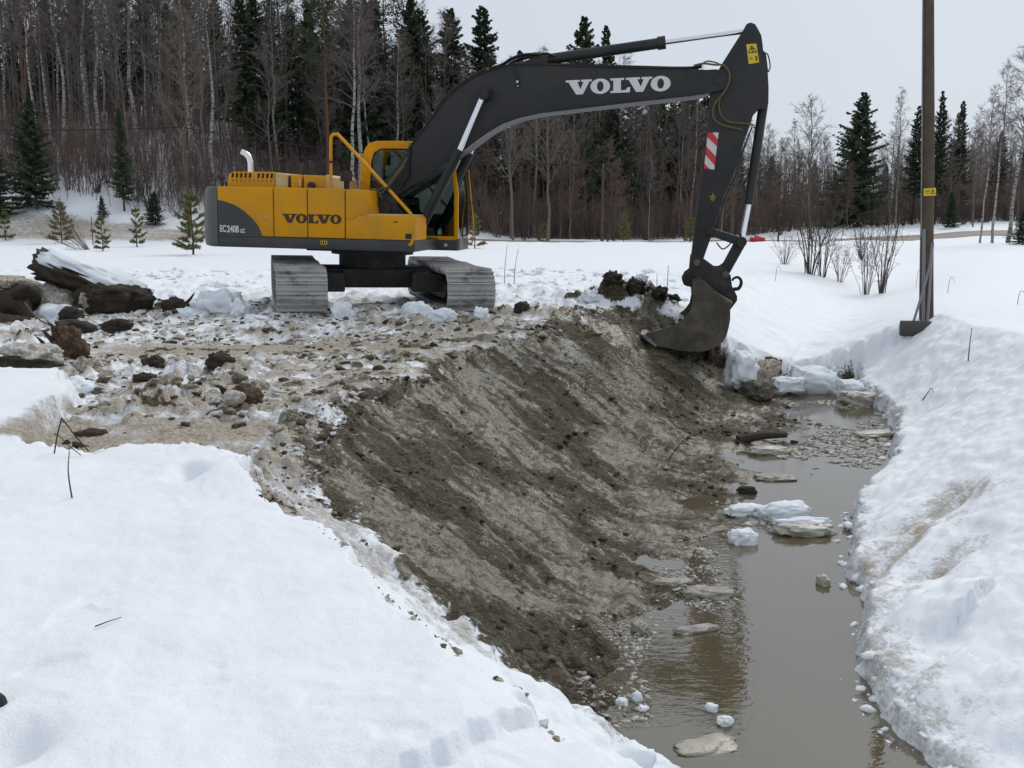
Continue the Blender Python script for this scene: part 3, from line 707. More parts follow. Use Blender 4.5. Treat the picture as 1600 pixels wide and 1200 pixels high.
part('arm_console', 'seat_cloth', cab, lambda bm: (add_box(bm, .15, .75, .36, .48, 1.52, 1.68, .03), add_cyl(bm, (.70, .42, 1.66), (.74, .42, 1.86), .02), add_box(bm, 1.12, 1.33, .36, .62, 1.10, 1.72, .04), add_box(bm, .72, 1.0, .42, .66, 1.10, 1.80, .03)))
part('sun_blind', 'blind_tint', cab, lambda bm: add_prism(bm, [(.90, 2.00), (.94, 1.96), (1.34, 2.30), (1.30, 2.35)], .50, .515, .004, 1))
part('cab_grab_rail', 'yellow_paint', cab, lambda bm: add_tube(bm, [(1.40, Y1 + .02, 2.40), (1.42, Y1 + .03, 2.20), (1.47, Y1 + .03, 1.75), (1.51, Y1 + .03, 1.38), (1.50, Y1 + .02, 1.05), (1.42, Y1, 1.0)], .013, 8))
part('cab_mirror', 'black_steel', cab, lambda bm: (add_cyl(bm, (1.42, Y1 + .02, 1.74), (1.63, Y1 + .03, 1.74), .008), add_box(bm, 1.585, 1.64, Y1 + .015, Y1 + .05, 1.67, 1.80, .01)))
part('wiper', 'rubber_hose', cab, lambda bm: add_tube(bm, [(1.425, .75, 1.15), (1.43, .60, 1.45), (1.425, .50, 1.75)], .009, 6))

# --- boom
BOOM = [(.063, 1.753), (.163, 1.955), (.34, 2.126), (.685, 2.53), (.712, 2.60), (1.025, 2.994), (1.354, 3.424), (1.58, 3.60), (1.818, 3.757), (2.05, 3.845), (2.277, 3.907), (2.392, 3.932), (2.932, 3.934), (3.651, 3.905), (4.462, 3.885), (5.26, 3.872), (5.50, 3.86),
        (5.62, 3.868), (5.73, 3.86), (5.82, 3.80), (5.858, 3.71), (5.83, 3.62), (5.76, 3.565), (5.66, 3.53), (5.555, 3.515), (5.28, 3.47), (4.352, 3.368), (3.41, 3.254), (2.909, 3.195), (2.556, 3.118), (2.274, 3.02), (2.033, 2.88), (1.791, 2.708), (1.663, 2.611), (1.257, 2.317), (.857, 2.051), (.506, 1.835), (.31, 1.64), (.20, 1.60), (.10, 1.65)]
boom = part('boom', 'boom_paint', EX, lambda bm: add_prism(bm, BOOM, -.28, .28, .012, 2), 25)
def offset_strip(pts, h):
    out = []
    for i, (x, z) in enumerate(pts):
        a = pts[max(i - 1, 0)]; b = pts[min(i + 1, len(pts) - 1)]
        dx, dz = b[0] - a[0], b[1] - a[1]; L = math.hypot(dx, dz); out.append((x - dz / L * h, z + dx / L * h))
    return pts + out[::-1]
part('bottom_flange', 'boom_paint', boom, lambda bm: add_prism(bm, offset_strip([(5.50, 3.505), (5.28, 3.47), (4.352, 3.368), (3.41, 3.254), (2.909, 3.195), (2.556, 3.118), (2.274, 3.02), (2.033, 2.88), (1.791, 2.708), (1.663, 2.611), (1.257, 2.317), (.857, 2.051)], .016), -.31, .31, .004, 1))
part('top_flange', 'boom_paint', boom, lambda bm: add_prism(bm, offset_strip([(.712, 2.60), (1.025, 2.994), (1.354, 3.424), (1.58, 3.60), (1.818, 3.757), (2.05, 3.845), (2.277, 3.907), (2.392, 3.932), (2.932, 3.934), (3.651, 3.905), (4.462, 3.885), (5.26, 3.872)], .016), -.30, .30, .004, 1))
part('boom_hose', 'rubber_hose', EX, lambda bm: [add_tube(bm, [(.66, y, 2.55), (1.0, y, 3.02), (1.33, y, 3.46), (1.80, y, 3.80), (2.22, y, 3.945), (2.36, y, 4.03), (2.55, y, 4.10), (2.80, y, 4.115)], .020, 8) for y in (-.20, -.12, .1, .18)])
part('return_hose', 'rubber_hose', EX, lambda bm: (add_tube(bm, [(2.78, -.12, 4.115), (2.95, -.12, 4.13), (3.08, -.10, 4.09)], .018, 8), [add_tube(bm, [(2.40, y, 3.96), (3.2, y, 3.955), (4.4, y, 3.92), (5.2, y, 3.905), (5.42, y, 3.945)], .018, 8) for y in (-.18, -.08, .06)]))
part('hose_clamp', 'olive_hose', boom, lambda bm: add_box(bm, 2.74, 2.86, -.25, .22, 4.105, 4.135, .006))
for x, z in ((.74, 2.66), (.98, 2.97), (1.12, 3.16), (2.02, 3.86)):
    part('hose_clamp', 'olive_hose', boom, lambda bm: add_box(bm, x - .02, x + .02, -.315, -.285, z - .015, z + .03, .005))
part('near_pipe', 'rubber_hose', EX, lambda bm: add_tube(bm, [(.73, -.30, 2.62), (.72, -.31, 2.35), (.70, -.31, 2.15), (.55, -.33, 1.93)], .018, 8))
part('service_nozzle', 'black_steel', EX, lambda bm: (add_cyl(bm, (2.52, -.30, 3.70), (2.52, -.27, 3.70), .028), add_tube(bm, [(2.46, -.295, 3.89), (2.48, -.30, 3.80), (2.515, -.30, 3.71)], .012, 6), add_cyl(bm, (2.52, -.33, 3.66), (2.52, -.27, 3.66), .022)))
part('nozzle_tip', 'lamp_lens', EX, lambda bm: (add_cyl(bm, (2.515, -.345, 3.665), (2.515, -.33, 3.665), .02), add_cyl(bm, (2.525, -.34, 3.60), (2.525, -.30, 3.60), .010)))

def letter(bm, ch, ox, oz, s, c, sn, y0, y1, sx=1.0):
    T = lambda p: (ox + (p[0] * sx * c - p[1] * sn) * s, oz + (p[0] * sx * sn + p[1] * c) * s)
    if ch == 'V': add_prism(bm, [T(p) for p in [(0, 1), (0, .86), (.19, .86), (.72, 0), (1.20, 0), (1.67, .86), (1.83, .86), (1.83, 1), (1.08, 1), (1.08, .86), (1.25, .86), (1.04, .35), (.80, .86), (.98, .86), (.98, 1)]], y0, y1)
    elif ch == 'L': add_prism(bm, [T(p) for p in [(0, 0), (1.36, 0), (1.38, .35), (1.21, .35), (1.13, .24), (1.02, .16), (.74, .16), (.74, .86), (.96, .86), (.96, 1), (0, 1), (0, .86), (.21, .86), (.21, .14), (0, .14)]], y0, y1)
    else:
        n = 28; O = [T((.69 + .69 * math.cos(t), .5 + .53 * math.sin(t))) for t in np.linspace(0, 2 * math.pi, n, endpoint=False)]
        I = [T((.69 + .235 * math.cos(t), .5 + .35 * math.sin(t))) for t in np.linspace(0, 2 * math.pi, n, endpoint=False)]
        v = [[bm.verts.new((x, y, z)) for x, z in ring] for ring in (O, I) for y in (y0, y1)]
        for i in range(n):
            j = (i + 1) % n
            bm.faces.new((v[0][i], v[0][j], v[2][j], v[2][i])); bm.faces.new((v[1][i], v[3][i], v[3][j], v[1][j]))
            bm.faces.new((v[0][i], v[1][i], v[1][j], v[0][j])); bm.faces.new((v[2][i], v[2][j], v[3][j], v[3][i]))
OFFS = (('V', 0), ('O', 1.74), ('L', 3.14), ('V', 4.22), ('O', 5.95))
for ch, o in OFFS:
    a = math.radians(2.6); sz = .224
    part('boom_letter', 'white_print', boom, lambda bm: letter(bm, ch, 3.30 + o * sz * 1.01 * math.cos(a), 3.468 + o * sz * math.sin(a), sz, math.cos(a), math.sin(a), -.2845, -.2795, 1.01))
for ch, o in OFFS:
    sz = .143
    part('door_letter', 'dark_print', EX, lambda bm: letter(bm, ch, -1.112 + o * sz * .945, 1.357, sz, 1, 0, -1.3075, -1.3028, .945))
def text_mesh(txt, size, sx=1.0):
    cu = bpy.data.curves.new('t', 'FONT'); cu.body = txt; cu.size = size; cu.extrude = .002; cu.offset = .004
    o = bpy.data.objects.new('t', cu); COL.objects.link(o)
    bpy.context.view_layer.update()
    me = bpy.data.meshes.new_from_object(o.evaluated_get(bpy.context.evaluated_depsgraph_get()))
    bpy.data.objects.remove(o); bpy.data.curves.remove(cu)
    me.transform(Matrix.Diagonal((sx, 1, 1, 1))); me.transform(Matrix.Rotation(R(90), 4, 'X'))
    return me
for txt, x, z, sz, sx in (('EC', -2.172, 1.188, .150, .62), ('240B', -2.048, 1.184, .150, .66), ('LC', -1.818, 1.181, .088, .70)):
    me = text_mesh(txt, sz, sx); me.materials.clear(); o = link('model_lettering', me, 'white_print', EX); o.location = (x, -1.3085, z)

def ram(name, p0, p1, p2, rb, rr, parent=EX, collar=True):
    """barrel from p0 to p1, rod on to p2"""
    b = part(name, 'boom_paint', parent, lambda bm: (add_cyl(bm, p0, p1, rb, rb, 20), add_cyl(bm, Vector(p1) - (Vector(p1) - Vector(p0)).normalized() * .12, Vector(p1) + (Vector(p1) - Vector(p0)).normalized() * .01, rb * 1.22, rb * 1.22, 20) if collar else None, add_cyl(bm, Vector(p0) + Vector((0, -rb, 0)), Vector(p0) + Vector((0, rb, 0)), rb * .95, rb * .95, 16)))
    part('rod', 'chrome', b, lambda bm: add_cyl(bm, p1, p2, rr, rr, 16))
    part('rod_eye', 'boom_paint', b, lambda bm: add_cyl(bm, Vector(p2) + Vector((0, -.07, 0)), Vector(p2) + Vector((0, .07, 0)), rr * 1.9, rr * 1.9, 18))
    return b
for s in (-1, 1):
    ram('boom_cylinder', (.905, s * .43, 1.20), (1.60, s * .43, 2.58), (1.985, s * .43, 3.455), .082, .048, collar=False)
    part('cylinder_pipe', 'black_steel', EX, lambda bm: add_tube(bm, [(1.02, s * .53, 1.25), (1.15, s * .53, 1.55), (1.62, s * .53, 2.45), (1.60, s * .50, 2.55)], .016, 6))
part('boom_pin', 'black_steel', boom, lambda bm: (add_cyl(bm, (1.985, -.52, 3.455), (1.985, .52, 3.455), .055, .055, 18), add_cyl(bm, (1.985, -.36, 3.48), (1.985, .36, 3.48), .12, .10, 22)))
part('arm_pivot_pin', 'boom_paint', boom, lambda bm: (add_cyl(bm, (5.715, -.305, 3.71), (5.715, .305, 3.71), .095, .095, 22), add_cyl(bm, (5.715, -.315, 3.71), (5.715, .315, 3.71), .05, .05, 16)))
part('cylinder_foot', 'boom_paint', boom, lambda bm: [add_prism(bm, [(2.42, 3.935), (2.98, 3.935), (2.97, 4.09), (2.86, 4.12)], s * .13 - .02, s * .13 + .02, .01) for s in (-1, 1)])
arm_ram = ram('arm_cylinder', (2.88, 0, 4.045), (4.83, 0, 4.315), (6.13, 0, 4.487), .085, .040)

# --- arm
ARM = [(6.069, 4.546), (6.105, 4.572), (6.145, 4.578), (6.205, 4.555), (6.25, 4.49), (6.312, 4.383), (6.335, 4.27), (6.355, 4.145), (6.442, 3.838), (6.47, 3.6), (6.481, 3.365), (6.457, 3.277), (6.34, 3.277), (6.257, 3.179), (6.217, 3.022), (6.142, 2.785), (6.109, 2.676), (5.987, 2.198), (5.872, 1.925), (5.781, 1.55), (5.74, 1.376), (5.645, 1.057), (5.60, .90), (5.565, .80), (5.50, .77), (5.43, .79), (5.391, .86), (5.413, 1.02), (5.429, 1.318), (5.46, 1.695), (5.497, 2.16), (5.527, 2.56), (5.565, 2.977), (5.568, 3.302), (5.577, 3.517), (5.64, 3.78), (5.722, 3.944), (5.892, 4.232), (6.026, 4.456)]
arm = part('arm', 'boom_paint', EX, lambda bm: add_prism(bm, ARM, -.20, .20, .012, 2), 25)
part('rear_lug', 'boom_paint', arm, lambda bm: (add_prism(bm, [(6.36, 4.16), (6.40, 4.10), (6.45, 3.84), (6.42, 3.84)], -.19, .19), add_tube(bm, [(6.37, -.15, 4.13), (6.43, -.15, 4.10), (6.475, -.15, 3.93), (6.452, -.15, 3.84)], .010, 6)))
stick = part('warning_sticker', 'sticker_yellow', arm, lambda bm: add_prism(bm, [(6.087, 4.251), (6.242, 4.262), (6.300, 3.980), (6.143, 3.955)], -.2055, -.1995))
def pict(bm):
    def P(a, b):   # a across, b down, on the sticker
        x = 6.087 + .155 * a + (.057) * b; z = 4.252 + .011 * a - (.293) * b; return (x, z)
    def bar(p, q, w):
        (x0, z0), (x1, z1) = P(*p), P(*q); L = math.hypot(x1 - x0, z1 - z0); nx, nz = -(z1 - z0) / L * w, (x1 - x0) / L * w
        add_prism(bm, [(x0 + nx, z0 + nz), (x1 + nx, z1 + nz), (x1 - nx, z1 - nz), (x0 - nx, z0 - nz)], -.2085, -.205)
    bar((.5, .10), (.08, .44), .006); bar((.5, .10), (.92, .44), .006); bar((.08, .44), (.92, .44), .006)
    bar((.50, .20), (.40, .32), .006); bar((.50, .20), (.62, .32), .006); bar((.45, .38), (.62, .38), .008)
    bar((.80, .62), (.80, .88), .010); bar((.72, .68), (.88, .68), .006); bar((.15, .72), (.5, .76), .003); bar((.2, .66), (.3, .8), .003)
part('pictogram', 'sticker_black', stick, pict)
refl = part('reflector_plate', 'reflector_white', arm, lambda bm: add_prism(bm, [(5.569, 2.908), (5.738, 2.910), (5.699, 2.333), (5.538, 2.351)], -.2065, -.1995))
def stripes(bm):
    def P(a, b): return (5.569 + .169 * a + (-.031 - .008 * a) * b, 2.908 + (-.557 - .02 * a) * b)
    for pts in ([(0, .0), (.45, 0), (1, .18), (1, .37), (0, .13)], [(0, .38), (0, .62), (1, .88), (1, .64)], [(0, .86), (0, 1), (.62, 1), (.3, .94)]):
        add_prism(bm, [P(*p) for p in pts], -.2095, -.206)
part('red_stripe', 'reflector_red', refl, stripes)
lit('lichen_mud', (.20, .17, .055), .8, .2, var=.3, scale=20)
part('mud_splat', 'lichen_mud', arm, lambda bm: add_prism(bm, [(5.70 + (.045 + .02 * math.sin(5 * t) + .008 * math.sin(11 * t)) * math.cos(t), 1.90 + (.055 + .02 * math.cos(4 * t)) * math.sin(t)) for t in np.linspace(0, 2 * math.pi, 22, endpoint=False)], -.209, -.198, .003, 1))
part('arm_hose', 'olive_hose', EX, lambda bm: (
    add_tube(bm, [(5.30, -.27, 3.925), (5.45, -.30, 3.95), (5.62, -.31, 3.93), (5.76, -.31, 3.92), (5.85, -.30, 3.80), (5.85, -.28, 3.66), (5.77, -.27, 3.50), (5.66, -.26, 3.36), (5.63, -.25, 3.22), (5.67, -.24, 3.10), (5.80, -.24, 3.02), (6.10, -.23, 2.955)], .016, 8),
    add_tube(bm, [(5.73, -.25, 3.46), (5.72, -.24, 3.30), (5.78, -.24, 3.15), (5.90, -.23, 3.07), (6.15, -.23, 3.05), (6.28, -.15, 3.03)], .015, 8),
    add_tube(bm, [(5.38, -.15, 3.93), (5.5, -.18, 4.0), (5.66, -.2, 3.97), (5.76, -.22, 3.91)], .012, 8)))
part('arm_pipe', 'black_steel', EX, lambda bm: (add_tube(bm, [(6.25, -.22, 3.0), (6.14, -.23, 2.66), (6.02, -.23, 2.20), (5.90, -.23, 1.92), (5.83, -.22, 1.65), (5.78, -.15, 1.40)], .014, 6), add_tube(bm, [(5.80, -.1, 1.18), (5.90, -.1, 1.08), (6.0, -.1, 1.14), (6.06, -.1, 1.22), (6.08, -.1, 1.10), (6.0, -.1, .92), (5.84, -.1, .78)], .012, 6)))
bram = ram('bucket_cylinder', (6.415, 0, 3.33), (6.28, 0, 1.80), (6.20, 0, 1.20), .075, .045, collar=False)
part('link_arm', 'boom_paint', EX, lambda bm: [add_prism(bm, [(5.64, 1.40), (5.70, 1.42), (6.20, 1.27), (6.25, 1.18), (6.17, 1.13), (5.66, 1.30)], s * .24 - .025, s * .24 + .025, .012) for s in (-1, 1)])
part('push_link', 'boom_paint', EX, lambda bm: add_prism(bm, [(6.12, 1.25), (6.24, 1.24), (6.265, 1.16), (6.04, .70), (5.98, .66), (5.89, .70), (5.90, .78)], -.16, .16, .03))
part('link_pin', 'black_steel', EX, lambda bm: (add_cyl(bm, (6.19, -.29, 1.195), (6.19, .29, 1.195), .075, .075, 18), add_cyl(bm, (5.68, -.28, 1.36), (5.68, .28, 1.36), .05, .05, 16)))
coup = part('quick_coupler', 'black_steel', EX, lambda bm: ([add_prism(bm, [(5.394, .961), (5.45, .99), (5.53, .98), (5.589, .925), (5.789, .787), (5.90, .79), (5.972, .772), (6.049, .662), (6.078, .498), (6.168, .337), (6.172, .264), (6.069, .106), (6.019, .29), (5.79, .396), (5.64, .536), (5.485, .572), (5.44, .457), (5.36, .47), (5.305, .494), (5.27, .586), (5.316, .681), (5.385, .734)], a, b, .012) for a, b in ((-.28, -.22), (.22, .28))], add_box(bm, 5.55, 6.0, -.225, .225, .52, .60)))
part('coupler_pin', 'bucket_steel', coup, lambda bm: (add_cyl(bm, (5.50, -.32, .86), (5.50, .32, .86), .055, .055, 16), add_cyl(bm, (5.965, -.31, .68), (5.965, .31, .68), .055, .055, 16), add_cyl(bm, (5.53, -.36, .51), (5.53, .36, .51), .06, .06, 16)))
part('lifting_hook', 'black_steel', coup, lambda bm: add_tube(bm, [(6.08, 0, .35), (6.13, 0, .425), (6.195, 0, .44), (6.235, 0, .51), (6.225, 0, .585), (6.175, 0, .625), (6.115, 0, .605), (6.09, 0, .565)], .026, 8, rads=(.034, .018)))
BTM = [(4.735, -.32), (4.913, -.47), (5.138, -.506), (5.30, -.53), (5.484, -.544), (5.62, -.535), (5.734, -.513), (5.87, -.435), (5.966, -.355), (6.015, -.25), (6.04, -.12), (6.056, -.0), (6.047, .143), (6.071, .255)]
bucket = part('bucket', 'bucket_steel', EX, lambda bm: (
    add_prism(bm, offset_strip(BTM, .03), -.70, .70),
    add_prism(bm, [(5.774, .35), (6.071, .235), (6.085, .26), (5.79, .425)], -.70, .70),
    [add_prism(bm, [(5.432, .486), (5.453, .274), (5.431, .12), (5.346, -.005), (5.191, -.124), (4.902, -.227), (4.741, -.275), (4.724, -.335)] + BTM[1:] + [(5.774, .426), (5.628, .563), (5.53, .60), (5.46, .57)], a, b, .006, 1) for a, b in ((-.712, -.684), (.684, .712))],
    [add_prism(bm, [(5.43, .45), (5.44, .58), (5.53, .64), (5.65, .56), (5.80, .43), (6.05, .27), (5.9, .15), (5.5, .25)], s * .36 - .02, s * .36 + .02, .006, 1) for s in (-1, 1)]))
part('cutting_edge', 'track_steel', bucket, lambda bm: add_prism(bm, [(4.66, -.285), (4.755, -.30), (4.93, -.455), (4.90, -.485), (4.72, -.36)], -.715, .715, .006, 1))
part('bucket_ear', 'bucket_steel', bucket, lambda bm: add_cyl(bm, (5.53, -.716, .50), (5.53, -.70, .50), .085, .085, 20))

# ================================================================== trees
rng = np.random.default_rng(11)
def bark_birch():
    m, n, l, b = new_mat('birch_bark')
    t = n.new('ShaderNodeTexCoord'); v = t.outputs['Object']
    a = tex(n, l, mapv(n, l, v, (3, 3, 5.5)), 1.6, 4, .65); c = tex(n, l, v, .35, 3)
    oi = n.new('ShaderNodeObjectInfo')
    wc = mixc(n, l, oi.outputs['Random'], (.26, .245, .22), (.47, .45, .42))
    k = ramp(n, l, a, [(.42, (0, 0, 0)), (.52, (1, 1, 1))])
    l.new(mixc(n, l, k, (.045, .04, .036), wc), b.inputs['Base Color']); b.inputs['Roughness'].default_value = .8
bark_birch()
def vary(name, c0, c1, rough=.85, scale=1.5):
    m, n, l, b = new_mat(name)
    t = n.new('ShaderNodeTexCoord'); oi = n.new('ShaderNodeObjectInfo')
    f = tex(n, l, t.outputs['Object'], scale, 4)
    f = math_n(n, l, 'ADD', math_n(n, l, 'MULTIPLY', f, .6), math_n(n, l, 'MULTIPLY', oi.outputs['Random'], .4))
    l.new(mixc(n, l, f, c0, c1), b.inputs['Base Color']); b.inputs['Roughness'].default_value = rough
    b.inputs['Specular IOR Level'].default_value = .2
vary('grey_bark', (.085, .075, .062), (.20, .18, .155))
vary('dark_bark', (.030, .024, .018), (.065, .052, .040))
vary('pine_bark', (.07, .04, .025), (.22, .105, .05), scale=.3)
vary('birch_twig', (.115, .090, .085), (.200, .165, .155))
vary('grey_twig', (.110, .094, .080), (.195, .170, .145))
vary('dark_twig', (.055, .042, .034), (.110, .088, .072))
vary('red_twig', (.115, .078, .066), (.185, .135, .115))
vary('spruce_needle', (.022, .034, .020), (.066, .086, .050), scale=3)
vary('pine_needle', (.032, .044, .022), (.080, .094, .050), scale=2)
vary('young_pine_needle', (.095, .105, .030), (.200, .200, .070), scale=4)

class Soup:
    """spikes, ribbons and tubes collected into one triangle mesh"""
    def __init__(s): s.V = []; s.F = []; s.n = 0
    def add(s, V, F): s.V.append(np.asarray(V, np.float32)); s.F.append(np.asarray(F, np.int64) + s.n); s.n += len(V)
    def spikes(s, P, Q, r):
        P = np.asarray(P, float); Q = np.asarray(Q, float); k = len(P)
        if k == 0: return
        r = np.broadcast_to(np.asarray(r, float), (k,))[:, None]
        d = Q - P; L = np.linalg.norm(d, axis=1)[:, None] + 1e-9; d = d / L
        h = np.where(np.abs(d[:, 2:3]) < .8, np.array([[0, 0, 1.]]), np.array([[1., 0, 0]]))
        a = np.cross(d, h); a /= np.linalg.norm(a, axis=1)[:, None]; b = np.cross(d, a)
        V = np.stack([P + a * r, P + (-.5 * a + .866 * b) * r, P + (-.5 * a - .866 * b) * r, Q], 1).reshape(-1, 3)
        i = np.arange(k)[:, None] * 4
        s.add(V, np.concatenate([i + [0, 1, 3], i + [1, 2, 3], i + [2, 0, 3]]))
    def blades(s, P, Q, side, w):
        """leaf-shaped pair of triangles from P to Q, w wide at the middle"""
        P = np.asarray(P, float); Q = np.asarray(Q, float); k = len(P)
        side = side / (np.linalg.norm(side, axis=1)[:, None] + 1e-9) * np.broadcast_to(np.asarray(w, float), (k,))[:, None]
        M = P * .55 + Q * .45
        V = np.stack([P, M + side, Q, M - side], 1).reshape(-1, 3); i = np.arange(k)[:, None] * 4
        s.add(V, np.concatenate([i + [0, 1, 2], i + [0, 2, 3]]))
    def tube(s, P, rads, seg=5):
        P = np.asarray(P, float); k = len(P); rads = np.asarray(rads, float)
        d = np.gradient(P, axis=0); d /= np.linalg.norm(d, axis=1)[:, None] + 1e-9
        h = np.array([0, 0, 1.]) if abs(d[:, 2]).mean() < .8 else np.array([1., 0, 0])
        a = np.cross(d, h); a /= np.linalg.norm(a, axis=1)[:, None]; b = np.cross(d, a)
        t = np.linspace(0, 2 * np.pi, seg, endpoint=False)
        V = (P[:, None] + rads[:, None, None] * (np.cos(t)[None, :, None] * a[:, None] + np.sin(t)[None, :, None] * b[:, None])).reshape(-1, 3)
        F = []
        for i in range(k - 1):
            for j in range(seg):
                q = (i * seg + j, i * seg + (j + 1) % seg, (i + 1) * seg + (j + 1) % seg, (i + 1) * seg + j)
                F += [(q[0], q[1], q[2]), (q[0], q[2], q[3])]
        s.add(V, F)
    def mesh(s, name, mat, smooth=True):
        me = mesh_np(name, np.concatenate(s.V), np.concatenate(s.F), smooth); me.materials.append(MATS[mat]); return me

def unit(v): return v / (np.linalg.norm(v, axis=-1, keepdims=True) + 1e-9)
def trunk_path(h, r0, bend, n=12, top=.12):
    t = np.linspace(0, 1, n)
    w = np.cumsum(rng.normal(0, bend, (n, 2)), 0); w -= w[0]
    P = np.stack([w[:, 0] * h, w[:, 1] * h, t * h], 1); P[0, 2] = -.5
    return P, r0 * (1 - t * (1 - top)) * (1 + .25 * np.exp(-t * 14))
def bare_tree(h, r0, cs, nb, elev, blen, twig_r, bark, twig, droop=.2, bend=.006, sub=6, tw=6, twl=.55):
    trunk = Soup(); P, rr = trunk_path(h, r0, bend); trunk.tube(P, rr, 8)
    cr = Soup(); S, E, RR = [], [], []
    for i in range(nb):
        t = cs + (1 - cs) * ((i + rng.random()) / nb) ** .9
        k = t * (len(P) - 1); i0 = min(int(k), len(P) - 2); p = P[i0] + (P[i0 + 1] - P[i0]) * (k - i0)
        prof = math.sin(min(1, max(.05, (1 - t) / (1 - cs) * 1.25)) * math.pi / 2)
        L = blen * h * (.25 + .75 * prof) * (.55 + .6 * rng.random())
        az = rng.random() * 2 * math.pi; el = R(elev + rng.normal(0, 9) + 15 * t)
        d = np.array([math.cos(az) * math.cos(el), math.sin(az) * math.cos(el), math.sin(el)])
        q = np.linspace(0, 1, 5)[:, None]
        B = p + d * L * q + np.array([0, 0, -droop * L]) * q ** 2.2 + rng.normal(0, .03 * L, (5, 3)) * q
        br = max(.010, r0 * .32 * (1 - t) + .012)
        cr.tube(B, br * (1 - .75 * q[:, 0]), 4)
        m = max(2, int(sub * (.5 + L / (blen * h))))
        u = rng.uniform(.25, 1.0, m); kk = u * 4; j = np.minimum(kk.astype(int), 3)
        bp = B[j] + (B[j + 1] - B[j]) * (kk - j)[:, None]
        sd = unit(unit(B[j + 1] - B[j]) + rng.normal(0, .55, (m, 3)))
        sl = L * rng.uniform(.2, .5, m)[:, None]
        be = bp + sd * sl + np.array([0, 0, -droop * .5]) * sl
        S.append(bp); E.append(be); RR.append(np.full(m, twig_r * 1.6))
        c = m * tw; ii = np.repeat(np.arange(m), tw); w = rng.uniform(.15, 1, c)[:, None]
        tp = bp[ii] + (be[ii] - bp[ii]) * w
        td = unit(unit(be[ii] - bp[ii]) + rng.normal(0, .7, (c, 3)) + np.array([0, 0, -droop * .8]))
        S.append(tp); E.append(tp + td * rng.uniform(.4, 1.1, (c, 1)) * twl); RR.append(np.full(c, twig_r))
    cr.spikes(np.concatenate(S), np.concatenate(E), np.concatenate(RR))
    return trunk.mesh('trunk', bark), cr.mesh('crown', twig)
def spruce(h, rmax, cs=.05, nb=300, sp=13, ragged=.25):
    trunk = Soup(); P, rr = trunk_path(h, h * .011, .001, 6, .05); trunk.tube(P, rr, 7)
    cr = Soup(); A, B, SD, W = [], [], [], []
    skew = rng.uniform(0, 6.28)
    for i in range(nb):
        t = cs + (1 - cs) * ((i + rng.random()) / nb) ** .85
        az = i * 2.399 + rng.normal(0, .3)
        L = rmax * ((1 - t) ** .78 * (1 - .25 * math.exp(-((t - cs) / .10) ** 2)) + .02) * (1 - ragged + 2 * ragged * rng.random()) * (1 + .12 * math.cos(az - skew))
        droop = -.42 + .75 * t
        d = np.array([math.cos(az), math.sin(az), droop * .7])
        base = np.array([0, 0, t * h])
        q = np.linspace(.12, 1, sp)[:, None]
        ax = base + d * L * q + np.array([0, 0, .22 * L]) * q ** 2.5
        sidev = np.array([-math.sin(az), math.cos(az), 0])
        for sgn in (-1, 1):
            tipd = unit(np.array([math.cos(az), math.sin(az), -.35]) * .75 + sgn * sidev * rng.uniform(.4, 1.0, (sp, 1)) + np.array([0, 0, -1]) * rng.uniform(.1, .55, (sp, 1)))
            ln = (.16 + .26 * L) * (1.05 - .6 * q) * rng.uniform(.6, 1.3, (sp, 1)) + .10
            A.append(ax); B.append(ax + tipd * ln); SD.append(np.cross(tipd, rng.normal(0, 1, (sp, 3)))); W.append((.05 + .13 * ln[:, 0]))
        cr.tube(ax[::4], np.full(len(ax[::4]), .018), 3)
    cr.blades(np.concatenate(A), np.concatenate(B), np.concatenate(SD), np.concatenate(W))
    return trunk.mesh('trunk', 'dark_bark'), cr.mesh('crown', 'spruce_needle')
def tall_pine(h):
    trunk = Soup(); P, rr = trunk_path(h, h * .010, .003, 10, .2); trunk.tube(P, rr, 8)
    cr = Soup(); A, B, SD, W = [], [], [], []
    for i in range(46):
        t = .58 + .42 * rng.random(); az = rng.random() * 6.28
        L = h * .16 * (1.15 - t) / .5 * (.5 + rng.random()) + .3
        p = np.array([np.interp(t, np.linspace(0, 1, len(P)), P[:, 0]), np.interp(t, np.linspace(0, 1, len(P)), P[:, 1]), t * h])
        d = np.array([math.cos(az), math.sin(az), .25 + .2 * rng.normal()])
        q = np.linspace(0, 1, 4)[:, None]; Bp = p + d * L * q + np.array([0, 0, .1 * L]) * q ** 2
        cr.tube(Bp, .03 * (1 - .7 * q[:, 0]), 3)
        k = 60; c = Bp[1] + (Bp[3] - Bp[1]) * rng.random((k, 1)) + rng.normal(0, .20, (k, 3)) * [1, 1, .6]
        dd = unit(rng.normal(0, 1, (k, 3)) + [0, 0, .5])
        A.append(c); B.append(c + dd * .26); SD.append(rng.normal(0, 1, (k, 3))); W.append(np.full(k, .05))
    cr.blades(np.concatenate(A), np.concatenate(B), np.concatenate(SD), np.concatenate(W))
    return trunk.mesh('trunk', 'pine_bark'), cr.mesh('crown', 'pine_needle')
